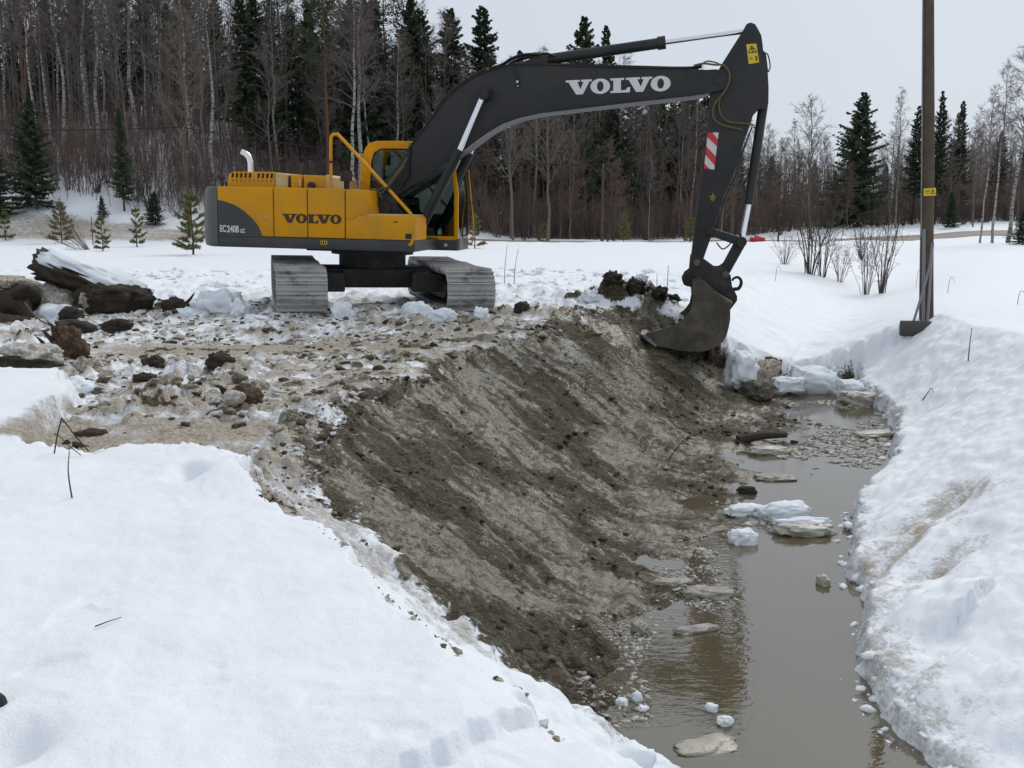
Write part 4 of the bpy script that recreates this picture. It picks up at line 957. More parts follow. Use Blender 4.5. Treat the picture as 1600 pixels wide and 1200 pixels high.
def young_pine(h, whorls, gap=.0):
    trunk = Soup(); P, rr = trunk_path(h, .022 + h * .008, .004, 8, .25); P[0, 2] = -.15; trunk.tube(P, rr, 6)
    cr = Soup(); S, E = [], []
    def needles(B, n, lo=.25, ln=.13):
        k = rng.uniform(lo, 1, n) * (len(B) - 1); j = np.minimum(k.astype(int), len(B) - 2)
        p = B[j] + (B[j + 1] - B[j]) * (k - j)[:, None]
        d = unit(unit(B[j + 1] - B[j]) * .9 + rng.normal(0, .55, (n, 3)))
        S.append(p); E.append(p + d * rng.uniform(.6, 1.1, (n, 1)) * ln)
    for w in range(whorls):
        t = .08 + .80 * w / (whorls - 1) if whorls > 1 else .5
        nbr = rng.integers(4, 7); a0 = rng.random() * 6.28
        for k in range(nbr):
            if rng.random() < gap: continue
            az = a0 + k * 6.28 / nbr + rng.normal(0, .35)
            L = h * (.32 * (1 - t) ** .8 + .05) * rng.uniform(.5, 1.2)
            up = .25 + .55 * t
            q = np.linspace(0, 1, 5)[:, None]
            d = np.array([math.cos(az), math.sin(az), up * .5])
            B = np.array([0, 0, t * h]) + d * L * q + np.array([0, 0, up * .55 * L]) * q ** 2
            cr.tube(B, .011 * (1 - .6 * q[:, 0]), 3); needles(B, int(50 + 150 * L))
            for s in range(int(2 + 4 * L)):
                u = rng.uniform(.35, .85); b0 = B[0] + (B[-1] - B[0]) * u
                sd = unit(d + np.array([-math.sin(az), math.cos(az), .5]) * rng.choice([-1, 1]) * .9)
                BB = b0 + sd * L * .35 * np.linspace(0, 1, 3)[:, None]; needles(BB, 34, .0)
    top = np.array([[0, 0, h * .86], [0, 0, h * .94], [0, 0, h * 1.04]]); needles(top, 90, 0, .15)
    cr.spikes(np.concatenate(S), np.concatenate(E), .011)
    return trunk.mesh('trunk', 'dark_bark'), cr.mesh('crown', 'young_pine_needle')
def shrub(h, stems, spread, twig_r, mat, tw=10, r0=.016):
    st = Soup(); S, E = [], []
    for i in range(stems):
        az = rng.random() * 6.28; hh = h * rng.uniform(.45, 1.05); sp = spread * rng.uniform(.2, 1.1)
        b0 = np.array([math.cos(az), math.sin(az), 0]) * spread * .16 * rng.random(); b0[2] = -.2
        q = np.linspace(0, 1, 5)[:, None]
        B = b0 + np.array([math.cos(az) * sp, math.sin(az) * sp, 0]) * q ** 1.3 + np.array([0, 0, hh + .2]) * q + rng.normal(0, .025 * h, (5, 3)) * q
        st.tube(B, r0 * (1 - .75 * q[:, 0]) * rng.uniform(.6, 1.2), 4)
        k = rng.uniform(.3, 1, tw) * 4; j = np.minimum(k.astype(int), 3); p = B[j] + (B[j + 1] - B[j]) * (k - j)[:, None]
        d = unit(unit(B[j + 1] - B[j]) + rng.normal(0, .55, (tw, 3))); ln = hh * rng.uniform(.10, .30, (tw, 1))
        S.append(p); E.append(p + d * ln)
        m = tw * 2; ii = rng.integers(0, tw, m); p2 = p[ii] + d[ii] * ln[ii] * rng.uniform(.3, .9, (m, 1))
        S.append(p2); E.append(p2 + unit(d[ii] + rng.normal(0, .6, (m, 3))) * ln[ii] * .5)
    st.spikes(np.concatenate(S), np.concatenate(E), twig_r)
    return (st.mesh('bare_shrub', mat),)

PROTO = {
    'birch': [bare_tree(16, .13, .42, 46, 48, .17, .010, 'birch_bark', 'birch_twig', .30, .006) for _ in range(5)],
    'bare': [bare_tree(13, .10, .30, 40, 46, .22, .010, 'grey_bark', 'grey_twig', .06, .007) for _ in range(4)],
    'red': [bare_tree(8, .06, .12, 46, 50, .24, .009, 'grey_bark', 'red_twig', .05, .008) for _ in range(2)],
    'spruce': [spruce(16, 2.9, .05, 190, 12, ragged=.5), spruce(16, 2.5, .12, 180, 12, ragged=.55), spruce(14, 3.3, .03, 190, 12, ragged=.5), spruce(17, 2.5, .25, 150, 12, ragged=.65)],
    'pine': [tall_pine(17), tall_pine(17)],
    'young': [young_pine(2.4, 8, .12), young_pine(2.0, 7, .25), young_pine(1.6, 6, .2)],
    'shrub': [shrub(3.2, 16, 1.0, .007, 'dark_twig'), shrub(2.6, 18, 1.2, .006, 'red_twig'), shrub(4.2, 12, 1.1, .008, 'dark_twig', 14, .030)],
}
HT = {'birch': [16] * 5, 'bare': [13] * 4, 'red': [8] * 2, 'spruce': [16, 16, 14, 17], 'pine': [17] * 2, 'young': [2.55, 2.15, 1.75], 'shrub': [3.2, 2.6, 4.2]}
NAMES = {'birch': 'birch_tree', 'bare': 'bare_tree', 'red': 'bare_tree', 'spruce': 'spruce_tree', 'pine': 'pine_tree', 'young': 'young_pine', 'shrub': 'bare_shrub'}
PLANTED = []
def plant(kind, x, y, h, label, cat, group=None, idx=None, rz=None, wid=1.0, lean=0.0, z=None):
    ps = PROTO[kind]; idx = int(rng.integers(len(ps))) if idx is None else idx; p = ps[idx]
    loc = (x, y, zat(x, y, y < 30) if z is None else z); rz = rng.random() * 6.28 if rz is None else rz
    if len(p) == 1:
        o = link(NAMES[kind], p[0], None, None, label=label, category=cat); o.location = loc; o.rotation_euler = (0, 0, rz)
    else: o = empty(NAMES[kind], loc, rz, label=label, category=cat)
    PLANTED.append(o); o['tree_kind'] = kind
    if group: o['group'] = group
    s = h / HT[kind][idx]; o.scale = (s * wid, s * wid, s)
    if lean: o.rotation_euler = (0, lean, o.rotation_euler.z if False else 0)
    for me in p if len(p) > 1 else (): link(me.name.split('.')[0], me, None, o)
    return o
def ux(u, y): return (u - 800) / 1600 * y * 1.0
TOPV = tab([(-200, -90), (300, -70), (450, -25), (600, -5), (690, 5), (720, 45), (790, 70), (830, 85), (900, 95), (1000, 120), (1100, 135), (1180, 205), (1250, 215), (1330, 225), (1400, 205), (1480, 185), (1560, 195), (1800, 190)])
REGION = ((-400, 330, 'on the hillside left of the excavator'), (330, 760, 'in the wood behind the excavator'), (760, 1110, 'seen beneath the boom'), (1110, 1430, 'between the arm and the utility pole'), (1430, 2200, 'right of the utility pole'))
WORD = {'birch': ('slender white-barked leafless birch', 'birch'), 'bare': ('leafless grey deciduous tree', 'tree'), 'red': ('low leafless tree with reddish twigs', 'tree'), 'spruce': ('dark green spruce', 'spruce'), 'pine': ('tall pine with a bare lower trunk', 'pine')}
def region(u):
    for a, b, t in REGION:
        if a <= u < b: return t
def front(u): return float(np.interp(u, [-200, 300, 500, 760, 1100, 1250, 1430, 1800], [69, 70, 76, 78, 82, 96, 96, 92]))
def wood(kind, n, u0, u1, d0, d1, lo=.80, hi=1.03):
    for i in range(n):
        u = u0 + (u1 - u0) * (i + rng.random()) / n; y = front(u) + rng.uniform(d0, d1)
        x = ux(u, y); z = zat(x, y, False)
        h = ((330 - float(TOPV(u))) / 1600 * y + EYE - z) * rng.uniform(lo, hi)
        plant(kind, x, y, max(h, 3), f'{WORD[kind][0]} {region(u)}', WORD[kind][1], f'{WORD[kind][1]} trees {region(u)}', wid=rng.uniform(.85, 1.15))
wood('birch', 22, -90, 330, 2, 22, .85, 1.1)
wood('pine', 9, -90, 330, 4, 24, .95, 1.1)
wood('spruce', 12, -90, 330, 14, 30, .55, .85)
wood('bare', 8, -90, 330, 0, 10, .5, .8)
wood('birch', 14, 330, 760, 2, 22, .80, 1.0)
wood('spruce', 17, 350, 760, 4, 22, .72, 1.0)
wood('pine', 5, 360, 620, 6, 18, .95, 1.05)
wood('bare', 12, 330, 760, 0, 10, .5, .9)
wood('birch', 8, 760, 1110, 0, 14, .8, 1.05)
wood('bare', 14, 760, 1110, -2, 14, .7, 1.0)
wood('spruce', 16, 800, 1110, 6, 26, .75, 1.0)
wood('red', 9, 760, 1110, -4, 4, .4, .6)
wood('bare', 24, 1110, 1430, -4, 18, .75, 1.1)
wood('birch', 7, 1110, 1430, -4, 12, .85, 1.15)
wood('spruce', 8, 1110, 1430, 4, 26, .6, .9)
wood('red', 10, 1110, 1430, -8, 2, .5, .8)
wood('bare', 18, 1430, 1760, -4, 18, .75, 1.05)
wood('spruce', 8, 1430, 1760, 4, 26, .6, .9)
wood('birch', 6, 1430, 1760, -2, 12, .85, 1.1)
wood('red', 6, 1430, 1760, -8, 2, .5, .8)

# trees that stand out
def solo(kind, u, y, topv, label, cat, **k):
    x = ux(u, y); z = zat(x, y, y < 30); plant(kind, x, y, (330 - topv) / 1600 * y + EYE - z, label, cat, z=z, **k)
solo('spruce', 755, 88, 28, 'pointed dark spruce rising just left of the arm cylinder foot', 'spruce', idx=0, wid=1.1)
solo('spruce', 908, 105, 42, 'taller of two dark spruces showing above the arm cylinder', 'spruce', idx=2, wid=.85)
solo('spruce', 941, 108, 55, 'shorter narrow spruce just right of the taller one above the arm cylinder', 'spruce', idx=1, wid=.8)
solo('spruce', 1333, 92, 152, 'broad dark spruce standing alone above the treeline left of the utility pole', 'spruce', idx=2, wid=1.12)
solo('spruce', 1484, 98, 165, 'dense dark spruce just right of the utility pole', 'spruce', idx=1, wid=.85)
solo('spruce', 1418, 94, 172, 'ragged dark conifer top left of the utility pole', 'spruce', idx=3, wid=1.0)
solo('spruce', 1452, 93, 150, 'tall conifer half hidden behind the utility pole', 'spruce', idx=3, wid=.75)
solo('birch', 1567, 57, 74, 'tallest birch at the right edge of the field', 'birch', idx=0, wid=1.25)
solo('birch', 1544, 57, 112, 'middle birch of three at the right edge of the field', 'birch', idx=1, wid=.9)
solo('birch', 1524, 57, 150, 'leftmost and lowest birch of three at the right edge of the field', 'birch', idx=2, wid=.85)
solo('birch', 1392, 88, 150, 'pale slender birch reaching above the treeline left of the utility pole', 'birch', idx=3, wid=.8)
solo('bare', 855, 70, 95, 'pale leafless tree with spreading forked branches under the boom', 'tree', idx=0, wid=1.15)
solo('bare', 802, 72, 110, 'pale straight leafless tree near the boom cylinder, under the boom', 'tree', idx=1, wid=.9)
solo('birch', 1012, 66, 225, 'thin leaning birch with a white trunk left of the arm', 'birch', idx=4, wid=.7)
solo('bare', 1262, 75, 165, 'tall bare tree rising behind the shrubs right of the arm', 'tree', idx=2, wid=1.2)
solo('bare', 303, 66, 40, 'large bare tree with fanned upright branches left of the exhaust pipe', 'tree', idx=3, wid=1.2)
solo('birch', 554, 72, -30, 'left birch of a pair beyond the excavator handrail', 'birch', idx=0, wid=1.15)
solo('birch', 566, 72, -40, 'right birch of a pair beyond the excavator handrail', 'birch', idx=3, wid=1.25)
solo('birch', 229, 74, -70, 'thick speckled birch on the slope left of the exhaust pipe', 'birch', idx=2, wid=1.5)
solo('birch', 156, 73, -70, 'straight birch in the gap of sky on the left hillside', 'birch', idx=1, wid=1.2)
solo('birch', 115, 72, -70, 'leaning birch low on the left hillside', 'birch', idx=4, wid=1.2)
solo('birch', 340, 72, -60, 'bright white birch above the excavator tail', 'birch', idx=1, wid=1.2)
solo('pine', 519, 76, -20, 'orange-trunked pine beyond the excavator handrail', 'pine', idx=0)
solo('spruce', 68, 63.5, 160, 'bushy spruce at the foot of the left slope', 'spruce', idx=2, wid=1.1)
solo('spruce', 203, 65, 175, 'narrow dark spruce at the foot of the slope left of the exhaust', 'spruce', idx=1, wid=.8)
solo('spruce', 5, 62, 225, 'low spreading spruce at the left edge by the road', 'spruce', idx=2, wid=1.3)
solo('spruce', 1476, 84, 300, 'low spruce in front of the red shed at right', 'spruce', idx=2, wid=1.2)
solo('bare', 1512, 84, 215, 'bare tree in front of the red shed at right', 'tree', idx=1)
solo('spruce', 1590, 54, 328, 'small bushy spruce at the right edge of the field', 'spruce', idx=2, wid=1.5)
solo('spruce', 105, 62.5, 316, 'tiny snow-dusted spruce on the bank above the left road', 'spruce', idx=0, wid=1.4)
solo('spruce', 168, 62.5, 306, 'tiny spruce on the snow slope above the left road', 'spruce', idx=1, wid=1.6)
solo('spruce', 250, 63, 300, 'low dark spruce bush left of the excavator tail', 'spruce', idx=2, wid=1.6)
for x, y, h, i, lab in ((-12.58, 40.7, 2.55, 0, 'largest young pine close beside the excavator tail'), (-18.26, 50.3, 2.0, 1, 'young pine standing alone left of the excavator tail'), (-18.2, 45.9, 1.65, 1, 'young pine just above the snow-capped earth slab'),
                       (-24.6, 56.5, 2.45, 0, 'young pine behind the leaning bare shrub'), (-28.4, 58.0, 1.75, 2, 'young pine at the left edge of the field'), (-1.69, 46.9, 1.6, 2, 'small young pine right of the excavator cab'),
                       (1.85, 60, 1.25, 1, 'round young pine by the road left of the boom shadow'), (6.6, 61, 1.75, 0, 'bushy young pine beside the small roadside pole'), (9.9, 57.5, 1.5, 2, 'young pine just left of the arm')):
    plant('young', x, y, h, lab, 'pine', 'young pines on the field', idx=i, wid=rng.uniform(.8, 1.05))
# shrubs along the snow-filled ditch and the road
for x, y, h, i, w, lab in ((9.31, 32.1, 4.0, 2, .8, 'thick-stemmed bare shrub nearest the arm in the snow-filled ditch'), (9.76, 32.3, 3.2, 0, .9, 'dense bare shrub beside the thick-stemmed one in the ditch'), (10.25, 32.1, 1.6, 1, .8, 'small bare shrub between the two larger ones in the ditch'),
                          (10.38, 30.1, 2.8, 0, .75, 'many-stemmed bare shrub nearest the utility pole'), (10.96, 30.4, 3.0, 2, .7, 'slender bare shrub just left of the utility pole'), (14.6, 43.1, 1.7, 2, 1.1, 'low dark shrub farther up the snow-filled ditch'),
                          (9.18, 34.7, 1.3, 1, 1.2, 'twiggy little shrub at the left lip of the snow-filled ditch')):
    plant('shrub', x, y, h, lab, 'shrub', idx=i, wid=w)
o = plant('shrub', -19.4, 47, 3.0, 'bare shrub leaning left over the snow-capped earth slab', 'shrub', idx=1, wid=.8, lean=-.75)
k = 0
for i in range(60):
    u = -100 + 1850 * (i + rng.random()) / 60; y = front(u) - rng.uniform(.5, 6)
    if 420 < u < 520 or u < 40: continue
    x = ux(u, y); plant('shrub', x, y, rng.uniform(1.6, 4.2), f'leafless brush {region(u)}', 'shrub', f'brush {region(u)}', wid=rng.uniform(.8, 1.6))
def undergrowth():
    s = Soup(); n = 15500
    u = rng.uniform(-200, 1850, n); y = np.array([front(a) for a in u]) + rng.uniform(-2, 26, n) * rng.random(n) ** np.where(u < 500, .5, 1.0) - np.where(u < 330, rng.uniform(0, 3.5, n), 0)
    x = (u - 800) / 1600 * y; z = land(x, y, False)[0]
    P = np.stack([x, y, z - .1], 1); h = rng.uniform(1.0, 5.5, n) * rng.uniform(.5, 1, n)
    Q = P + np.stack([rng.normal(0, .12, n) * h, rng.normal(0, .12, n) * h, h], 1)
    s.spikes(P, Q, rng.uniform(.012, .03, n))
    for _ in range(7):
        w = rng.uniform(.3, .95, (n, 1)); p = P + (Q - P) * w
        d = unit(rng.normal(0, .5, (n, 3)) + [0, 0, .8]); s.spikes(p, p + d * rng.uniform(.3, 1.1, (n, 1)), .010)
    link('undergrowth', s.mesh('undergrowth', 'red_twig'), None, None, kind='stuff', label='reddish brown leafless undergrowth at the foot of the wood')
undergrowth()

ORD = 'first second third fourth fifth sixth seventh eighth ninth tenth eleventh twelfth thirteenth fourteenth fifteenth sixteenth seventeenth eighteenth nineteenth twentieth'.split()
ORD += ['twenty-' + o for o in ORD[:9]] + ['thirtieth'] + ['thirty-' + o for o in ORD[:9]]
PLURAL = {'birch': 'white-barked birches', 'bare': 'leafless grey trees', 'red': 'low red-twigged trees', 'spruce': 'dark spruces', 'pine': 'tall bare-stemmed pines', 'shrub': 'brush clumps'}
def number_trees():
    rows = {}
    for o in PLANTED:
        if o['tree_kind'] == 'young': continue
        u = 800 + 1600 * o.location.x / o.location.y
        rows.setdefault((o['tree_kind'], region(u)), []).append((u, o))
    for (kind, reg), row in rows.items():
        row.sort(key=lambda t: t[0])
        for i, (u, o) in enumerate(row):
            if 'group' in o and reg in o['label']: o['label'] = f'{ORD[i]} from left of the {PLURAL[kind]} {reg}'
    for o in PLANTED: del o['tree_kind']
number_trees()
def distant_wood():
    """bare crowns deep in the wood, past telling apart"""
    s = Soup(); n = 2600
    u = rng.uniform(-260, 1900, n); y = np.array([front(a) for a in u]) + rng.uniform(10, 42, n)
    x = (u - 800) / 1600 * y; z = land(x, y, False)[0]
    h = np.maximum(3, ((330 - TOPV(u)) / 1600 * y + EYE - z) * rng.uniform(.55, .92, n))
    P = np.stack([x, y, z - .3], 1); Q = P + np.stack([rng.normal(0, .02, n) * h, rng.normal(0, .02, n) * h, h], 1)
    s.spikes(P, Q, rng.uniform(.05, .11, n))
    for k in range(26):
        w = rng.uniform(.15, .98, (n, 1)); p = P + (Q - P) * w
        d = unit(rng.normal(0, .75, (n, 3)) + [0, 0, .55]); L = rng.uniform(.5, 2.2, (n, 1)) * (1.15 - w * .7)
        s.spikes(p, p + d * L, .022)
    link('distant_wood', s.mesh('distant_wood', 'grey_twig'), None, None, kind='stuff', label='mass of bare trees deep in the wood')
distant_wood()

# ================================================================== lumps of snow, ice and earth
from mathutils import noise as mnoise
def rubble_mat(name, stops, rough=.75, scale=9, b1=.5):
    m, n, l, b = new_mat(name)
    t = n.new('ShaderNodeNewGeometry'); f = tex(n, l, t.outputs['Position'], scale, 7, .65)
    at = n.new('ShaderNodeAttribute'); at.attribute_name = 'tint'
    g = math_n(n, l, 'ADD', math_n(n, l, 'MULTIPLY', f, .8), math_n(n, l, 'MULTIPLY', math_n(n, l, 'SUBTRACT', at.outputs['Fac'], .5), .42))
    l.new(ramp(n, l, g, stops), b.inputs['Base Color']); b.inputs['Roughness'].default_value = rough
    b.inputs['Specular IOR Level'].default_value = .3
    bump(n, l, tex(n, l, t.outputs['Position'], scale * 5, 4, .65), b1, .02, b)
rubble_mat('dirty_snow_lump', [(.20, (.08, .06, .038)), (.33, (.26, .21, .145)), (.43, (.47, .42, .345)), (.56, (.70, .71, .72))], scale=22, b1=.8)
rubble_mat('clean_snow_lump', [(.10, (.55, .53, .48)), (.30, (.74, .77, .80)), (.55, (.80, .84, .89))], scale=7, b1=.3)
rubble_mat('dark_earth', [(.15, (.014, .010, .007)), (.40, (.038, .028, .018)), (.62, (.085, .065, .042))], scale=9, b1=.9)
rubble_mat('grey_clod', [(.15, (.050, .042, .032)), (.40, (.14, .125, .10)), (.62, (.34, .31, .26))], scale=22, b1=.9)
rubble_mat('red_earth', [(.15, (.030, .016, .010)), (.40, (.080, .045, .026)), (.62, (.26, .20, .14))], scale=9, b1=.8)
rubble_mat('ice_floe', [(.10, (.26, .22, .15)), (.35, (.38, .35, .28)), (.62, (.60, .59, .55))], rough=.35, scale=6, b1=.3)
rubble_mat('slush', [(.10, (.16, .14, .11)), (.40, (.33, .30, .26)), (.65, (.55, .53, .50))], rough=.4, scale=14)
lit('weathered_wood', (.085, .060, .042), .8, .2, var=.35, scale=5, dirt=(.16, .13, .10), dirt_amt=.3, bstr=.4)
lit('galvanised', (.22, .225, .245), .5, .4, metal=.4, var=.15, scale=8)
lit('old_concrete', (.075, .072, .066), .8, .3, var=.3, scale=9, bstr=.4)
lit('dry_stalk', (.12, .085, .05), .8, .2, var=.3)
lit('dark_stalk', (.05, .038, .03), .8, .2, var=.3)
lit('red_boards', (.075, .016, .013), .7, .3, var=.3)
lit('snow_cover', (.78, .82, .88), .7, .2, var=.05)
lit('boot_rubber', (.010, .010, .014), .5, .4, var=.3)
lit('red_tarp', (.50, .03, .05), .6, .3, var=.2)
lit('window_dark', (.02, .022, .025), .2, .5, var=.1)

def lump_mesh(size, seed, sub=3, boxy=0.0, amp=.22, freq=1.6, jag=.06):
    bm = bmesh.new(); bmesh.ops.create_icosphere(bm, subdivisions=sub, radius=1.0)
    off = Vector((seed * 3.17, seed * 1.31, -seed * 2.2))
    for v in bm.verts:
        p = v.co.copy()
        if boxy:
            q = Vector([math.copysign(abs(c) ** (1 - boxy), c) for c in p]); p = q * (1 / max(1e-6, max(abs(q.x), abs(q.y), abs(q.z))) * .5 * boxy + (1 - .5 * boxy))
        k = 1 + amp * mnoise.noise(p * freq + off) + amp * .5 * mnoise.noise(p * freq * 2.3 + off) + (jag + .05) * mnoise.noise(p * freq * 5 + off) + (jag * .5 + .02) * mnoise.noise(p * freq * 11 + off)
        v.co = Vector((p.x * k * size[0], p.y * k * size[1], p.z * k * size[2]))
    me = bpy.data.meshes.new('lump'); bm.to_mesh(me); bm.free()
    me.polygons.foreach_set('use_smooth', np.ones(len(me.polygons), dtype=bool))
    return me
_seed = [3]
def lump(name, mat, loc, size, label, cat, rot=(0, 0, 0), parent=None, boxy=0.0, amp=.22, freq=1.6, jag=.06, sub=4, group=None, tint=.5):
    _seed[0] += 1
    me = lump_mesh(size, _seed[0], sub, boxy, amp, freq, jag)
    a = me.attributes.new('tint', 'FLOAT', 'POINT'); a.data.foreach_set('value', np.full(len(me.vertices), tint, np.float32))
    o = link(name, me, mat, parent); o.location = loc; o.rotation_euler = rot
    if label: o['label'] = label
    if cat: o['category'] = cat
    if group: o['group'] = group
    return o
def on(x, y, dz=0.0): return (x, y, zat(x, y) + dz)

# spoil heap at the left: frozen slabs with snow still on them
s = lump('earth_slab', 'dark_earth', (-6.9, 16.5, .62), (.72, .46, .18), 'long dark frozen earth slab with snow on top, tilted on the left heap', 'earth slab', rot=(.05, .40, .15), boxy=.4, amp=.32, jag=.14)
lump('snow_cap', 'clean_snow_lump', (.12, .06, .17), (.72, .48, .15), None, None, parent=s, boxy=.2, amp=.35)
s = lump('earth_block', 'dark_earth', (-6.28, 16.15, .30), (.52, .36, .25), 'squarish dark peat block beneath the tilted slab on the left heap', 'earth block', rot=(.1, .12, .3), boxy=.4, amp=.34, jag=.14)
lump('ice_face', 'dirty_snow_lump', (-.40, -.10, .0), (.10, .20, .13), None, None, parent=s, boxy=.3)
s = lump('earth_block', 'dark_earth', (-7.95, 15.5, .30), (.68, .5, .34), 'large dark earth block with a snow cap at the left edge', 'earth block', rot=(0, .05, .2), boxy=.4, amp=.3)
lump('snow_cap', 'dirty_snow_lump', (.05, .05, .30), (.64, .46, .17), None, None, parent=s, amp=.35)
lump('earth_clod', 'dark_earth', (-7.55, 15.0, .06), (.40, .32, .20), 'brown earth clod in front of the large block at the left edge', 'earth clod', amp=.35)
lump('earth_clod', 'dark_earth', on(-6.55, 15.2, .06), (.20, .16, .13), 'rounded dark clod right of the large block on the left heap', 'earth clod', amp=.35)
lump('snow_heap', 'dirty_snow_lump', (-7.2, 16.2, .22), (.50, .40, .30), 'dirty snow heap between the earth blocks at left', 'snow heap', amp=.4, tint=.62)
lump('snow_heap', 'clean_snow_lump', (-7.0, 15.7, .10), (.42, .35, .20), 'white snow heap under the tilted slab at left', 'snow heap', amp=.4)
lump('earth_clod', 'dark_earth', on(-6.05, 14.1, .05), (.24, .18, .12), 'flat dark clod left of the pair on the trampled snow', 'earth clod', amp=.3, boxy=.3)
lump('earth_clod', 'dark_earth', on(-5.45, 14.05, .03), (.20, .16, .10), 'mottled dark clod right of the pair on the trampled snow', 'earth clod', amp=.4, jag=.15)
lump('earth_clod', 'dark_earth', on(-5.35, 16.2, .04), (.20, .18, .14), 'brown clod at the root end of the left heap', 'earth clod', amp=.3)
r = empty('root', (-5.45, 16.5, .14), 0, label='forked dark root sticking out right of the left heap', category='root')
part('root_stem', 'dark_stalk', r, lambda bm: add_tube(bm, [(-.25, 0, .02), (-.05, 0, .08), (.14, -.02, .09), (.22, 0, .10)], .022, 7, rads=(.014, .03)))
part('root_fork', 'dark_stalk', r, lambda bm: add_tube(bm, [(.19, 0, .10), (.26, 0, .17), (.33, 0, .26)], .02, 7, rads=(.03, .014)))
part('root_fork', 'dark_stalk', r, lambda bm: add_tube(bm, [(.20, 0, .10), (.25, 0, .04), (.29, 0, -.03)], .02, 7, rads=(.026, .016)))
for k, (pts, lab) in enumerate(((((-6.35, 16.3, .62), (-6.2, 16.25, .50), (-5.95, 16.2, .28)), 'upper of two dark sticks jutting from the tilted slab'), (((-6.40, 16.2, .55), (-6.2, 16.15, .40), (-6.0, 16.1, .22)), 'lower of two dark sticks jutting from the tilted slab'))):
    part('stick', 'dark_stalk', None, lambda bm: add_tube(bm, pts, .028, 6, rads=(.034, .018)), label=lab, category='stick')
part('stick', 'dry_stalk', None, lambda bm: add_tube(bm, [(-7.0, 14.7, .42), (-6.75, 14.5, .22), (-6.45, 14.35, .10)], .010, 6), label='thin stick lying on the trampled snow by the large left block', category='stick')
# stump and blocks nearer
st = lump('root_plate', 'red_earth', on(-5.02, 11.55, .12), (.16, .14, .24), 'ragged reddish root plate standing up on the left rubble', 'root plate', rot=(.1, -.35, .2), amp=.5, jag=.25)
for dx, dz, hh in ((-.12, .14, .16), (-.02, .18, .18), (.07, .08, .14), (-.2, .05, .2)):
    part('splinter', 'dark_stalk', st, lambda bm: add_tube(bm, [(dx, 0, dz - .1), (dx - .05, 0, dz + hh * .6), (dx - .08, 0, dz + hh)], .02, 5, rads=(.035, .006)))
s = lump('earth_block', 'dark_earth', on(-5.15, 10.8, .05), (.32, .22, .12), 'dark earth block with a snow cap in front of the root plate', 'earth block', rot=(0, .1, .1), boxy=.4)
lump('snow_cap', 'dirty_snow_lump', (.0, .06, .13), (.30, .2, .11), None, None, parent=s, amp=.4, tint=.65)
for i, (x, y, a, m, lab) in enumerate(((-4.45, 10.6, .17, 'dirty_snow_lump', 'pale dirty lump just right of the root plate'), (-4.15, 10.45, .15, 'dirty_snow_lump', 'pale lump second right of the root plate'), (-3.85, 10.9, .17, 'dark_earth', 'dark ragged lump behind the near rubble row'), (-3.65, 10.05, .13, 'dark_earth', 'dark-faced round clod in the near rubble row'),
                                      (-3.05, 10.55, .17, 'dark_earth', 'biggest dark clod in the near rubble row'), (-2.72, 10.1, .12, 'grey_clod', 'brown clod right of the biggest one in the rubble row'), (-4.5, 11.0, .14, 'red_earth', 'small rusty clod behind the pale lumps'), (-3.3, 9.7, .14, 'dirty_snow_lump', 'pale lump at the near side of the rubble row'),
                                      (-2.45, 9.6, .17, 'dirty_snow_lump', 'pale lump left of the rust-coloured clod'), (-4.1, 9.5, .20, 'clean_snow_lump', 'white snow lump at the edge of the near snow'))):
    lump('clod' if 'clod' in lab else 'snow_lump', m, on(x, y, a * .02), (a * .85, a * .7, a * .55), lab, 'clod' if 'clod' in lab else 'snow lump', rot=(0, 0, i), amp=.4, jag=.2)
lump('clod', 'red_earth', on(-2.32, 8.75, .05), (.15, .12, .12), 'rust-coloured clod beside the scraped strip', 'clod', amp=.3)
lump('clod', 'dirty_snow_lump', on(-2.38, 8.62, .12), (.10, .09, .07), 'pale lump lying against the rust-coloured clod', 'clod', amp=.3, tint=.6)
lump('clod', 'red_earth', on(-3.25, 7.75, .0), (.12, .09, .05), 'flat orange-brown clod in the scraped strip', 'clod', amp=.3)
# snow chunks round the tracks
for i, (x, y, a, b, c, m, lab) in enumerate(((-4.55, 15.9, .34, .26, .24, 'clean_snow_lump', 'largest grey snow block left of the left track'), (-4.15, 15.6, .15, .14, .14, 'clean_snow_lump', 'small snow block touching the left track'), (-5.0, 15.7, .28, .2, .12, 'clean_snow_lump', 'low snow block farthest left of the left track'),
                                            (-2.55, 15.4, .16, .15, .17, 'clean_snow_lump', 'snow block just right of the left track'), (-1.45, 15.6, .24, .2, .16, 'clean_snow_lump', 'grey snow block under the right track frame'), (-.75, 14.9, .16, .12, .10, 'dirty_snow_lump', 'tan snow block in front of the right track'),
                                            (-.45, 15.1, .15, .11, .14, 'clean_snow_lump', 'upright white snow block in front of the right track'), (-1.0, 14.8, .20, .10, .09, 'clean_snow_lump', 'flat white snow block at the left foot of the right track'), (.15, 15.9, .13, .11, .09, 'dark_earth', 'dark clod right of the right track'), (-3.7, 14.7, .22, .12, .09, 'clean_snow_lump', 'snow block in front of the left track'))):
    lump('snow_block' if 'snow' in m else 'clod', m, on(x, y, c * .35), (a, b, c), lab, 'snow block' if 'snow' in m else 'clod', rot=(0, 0, i * 1.3), amp=.4, jag=.1, boxy=.2)
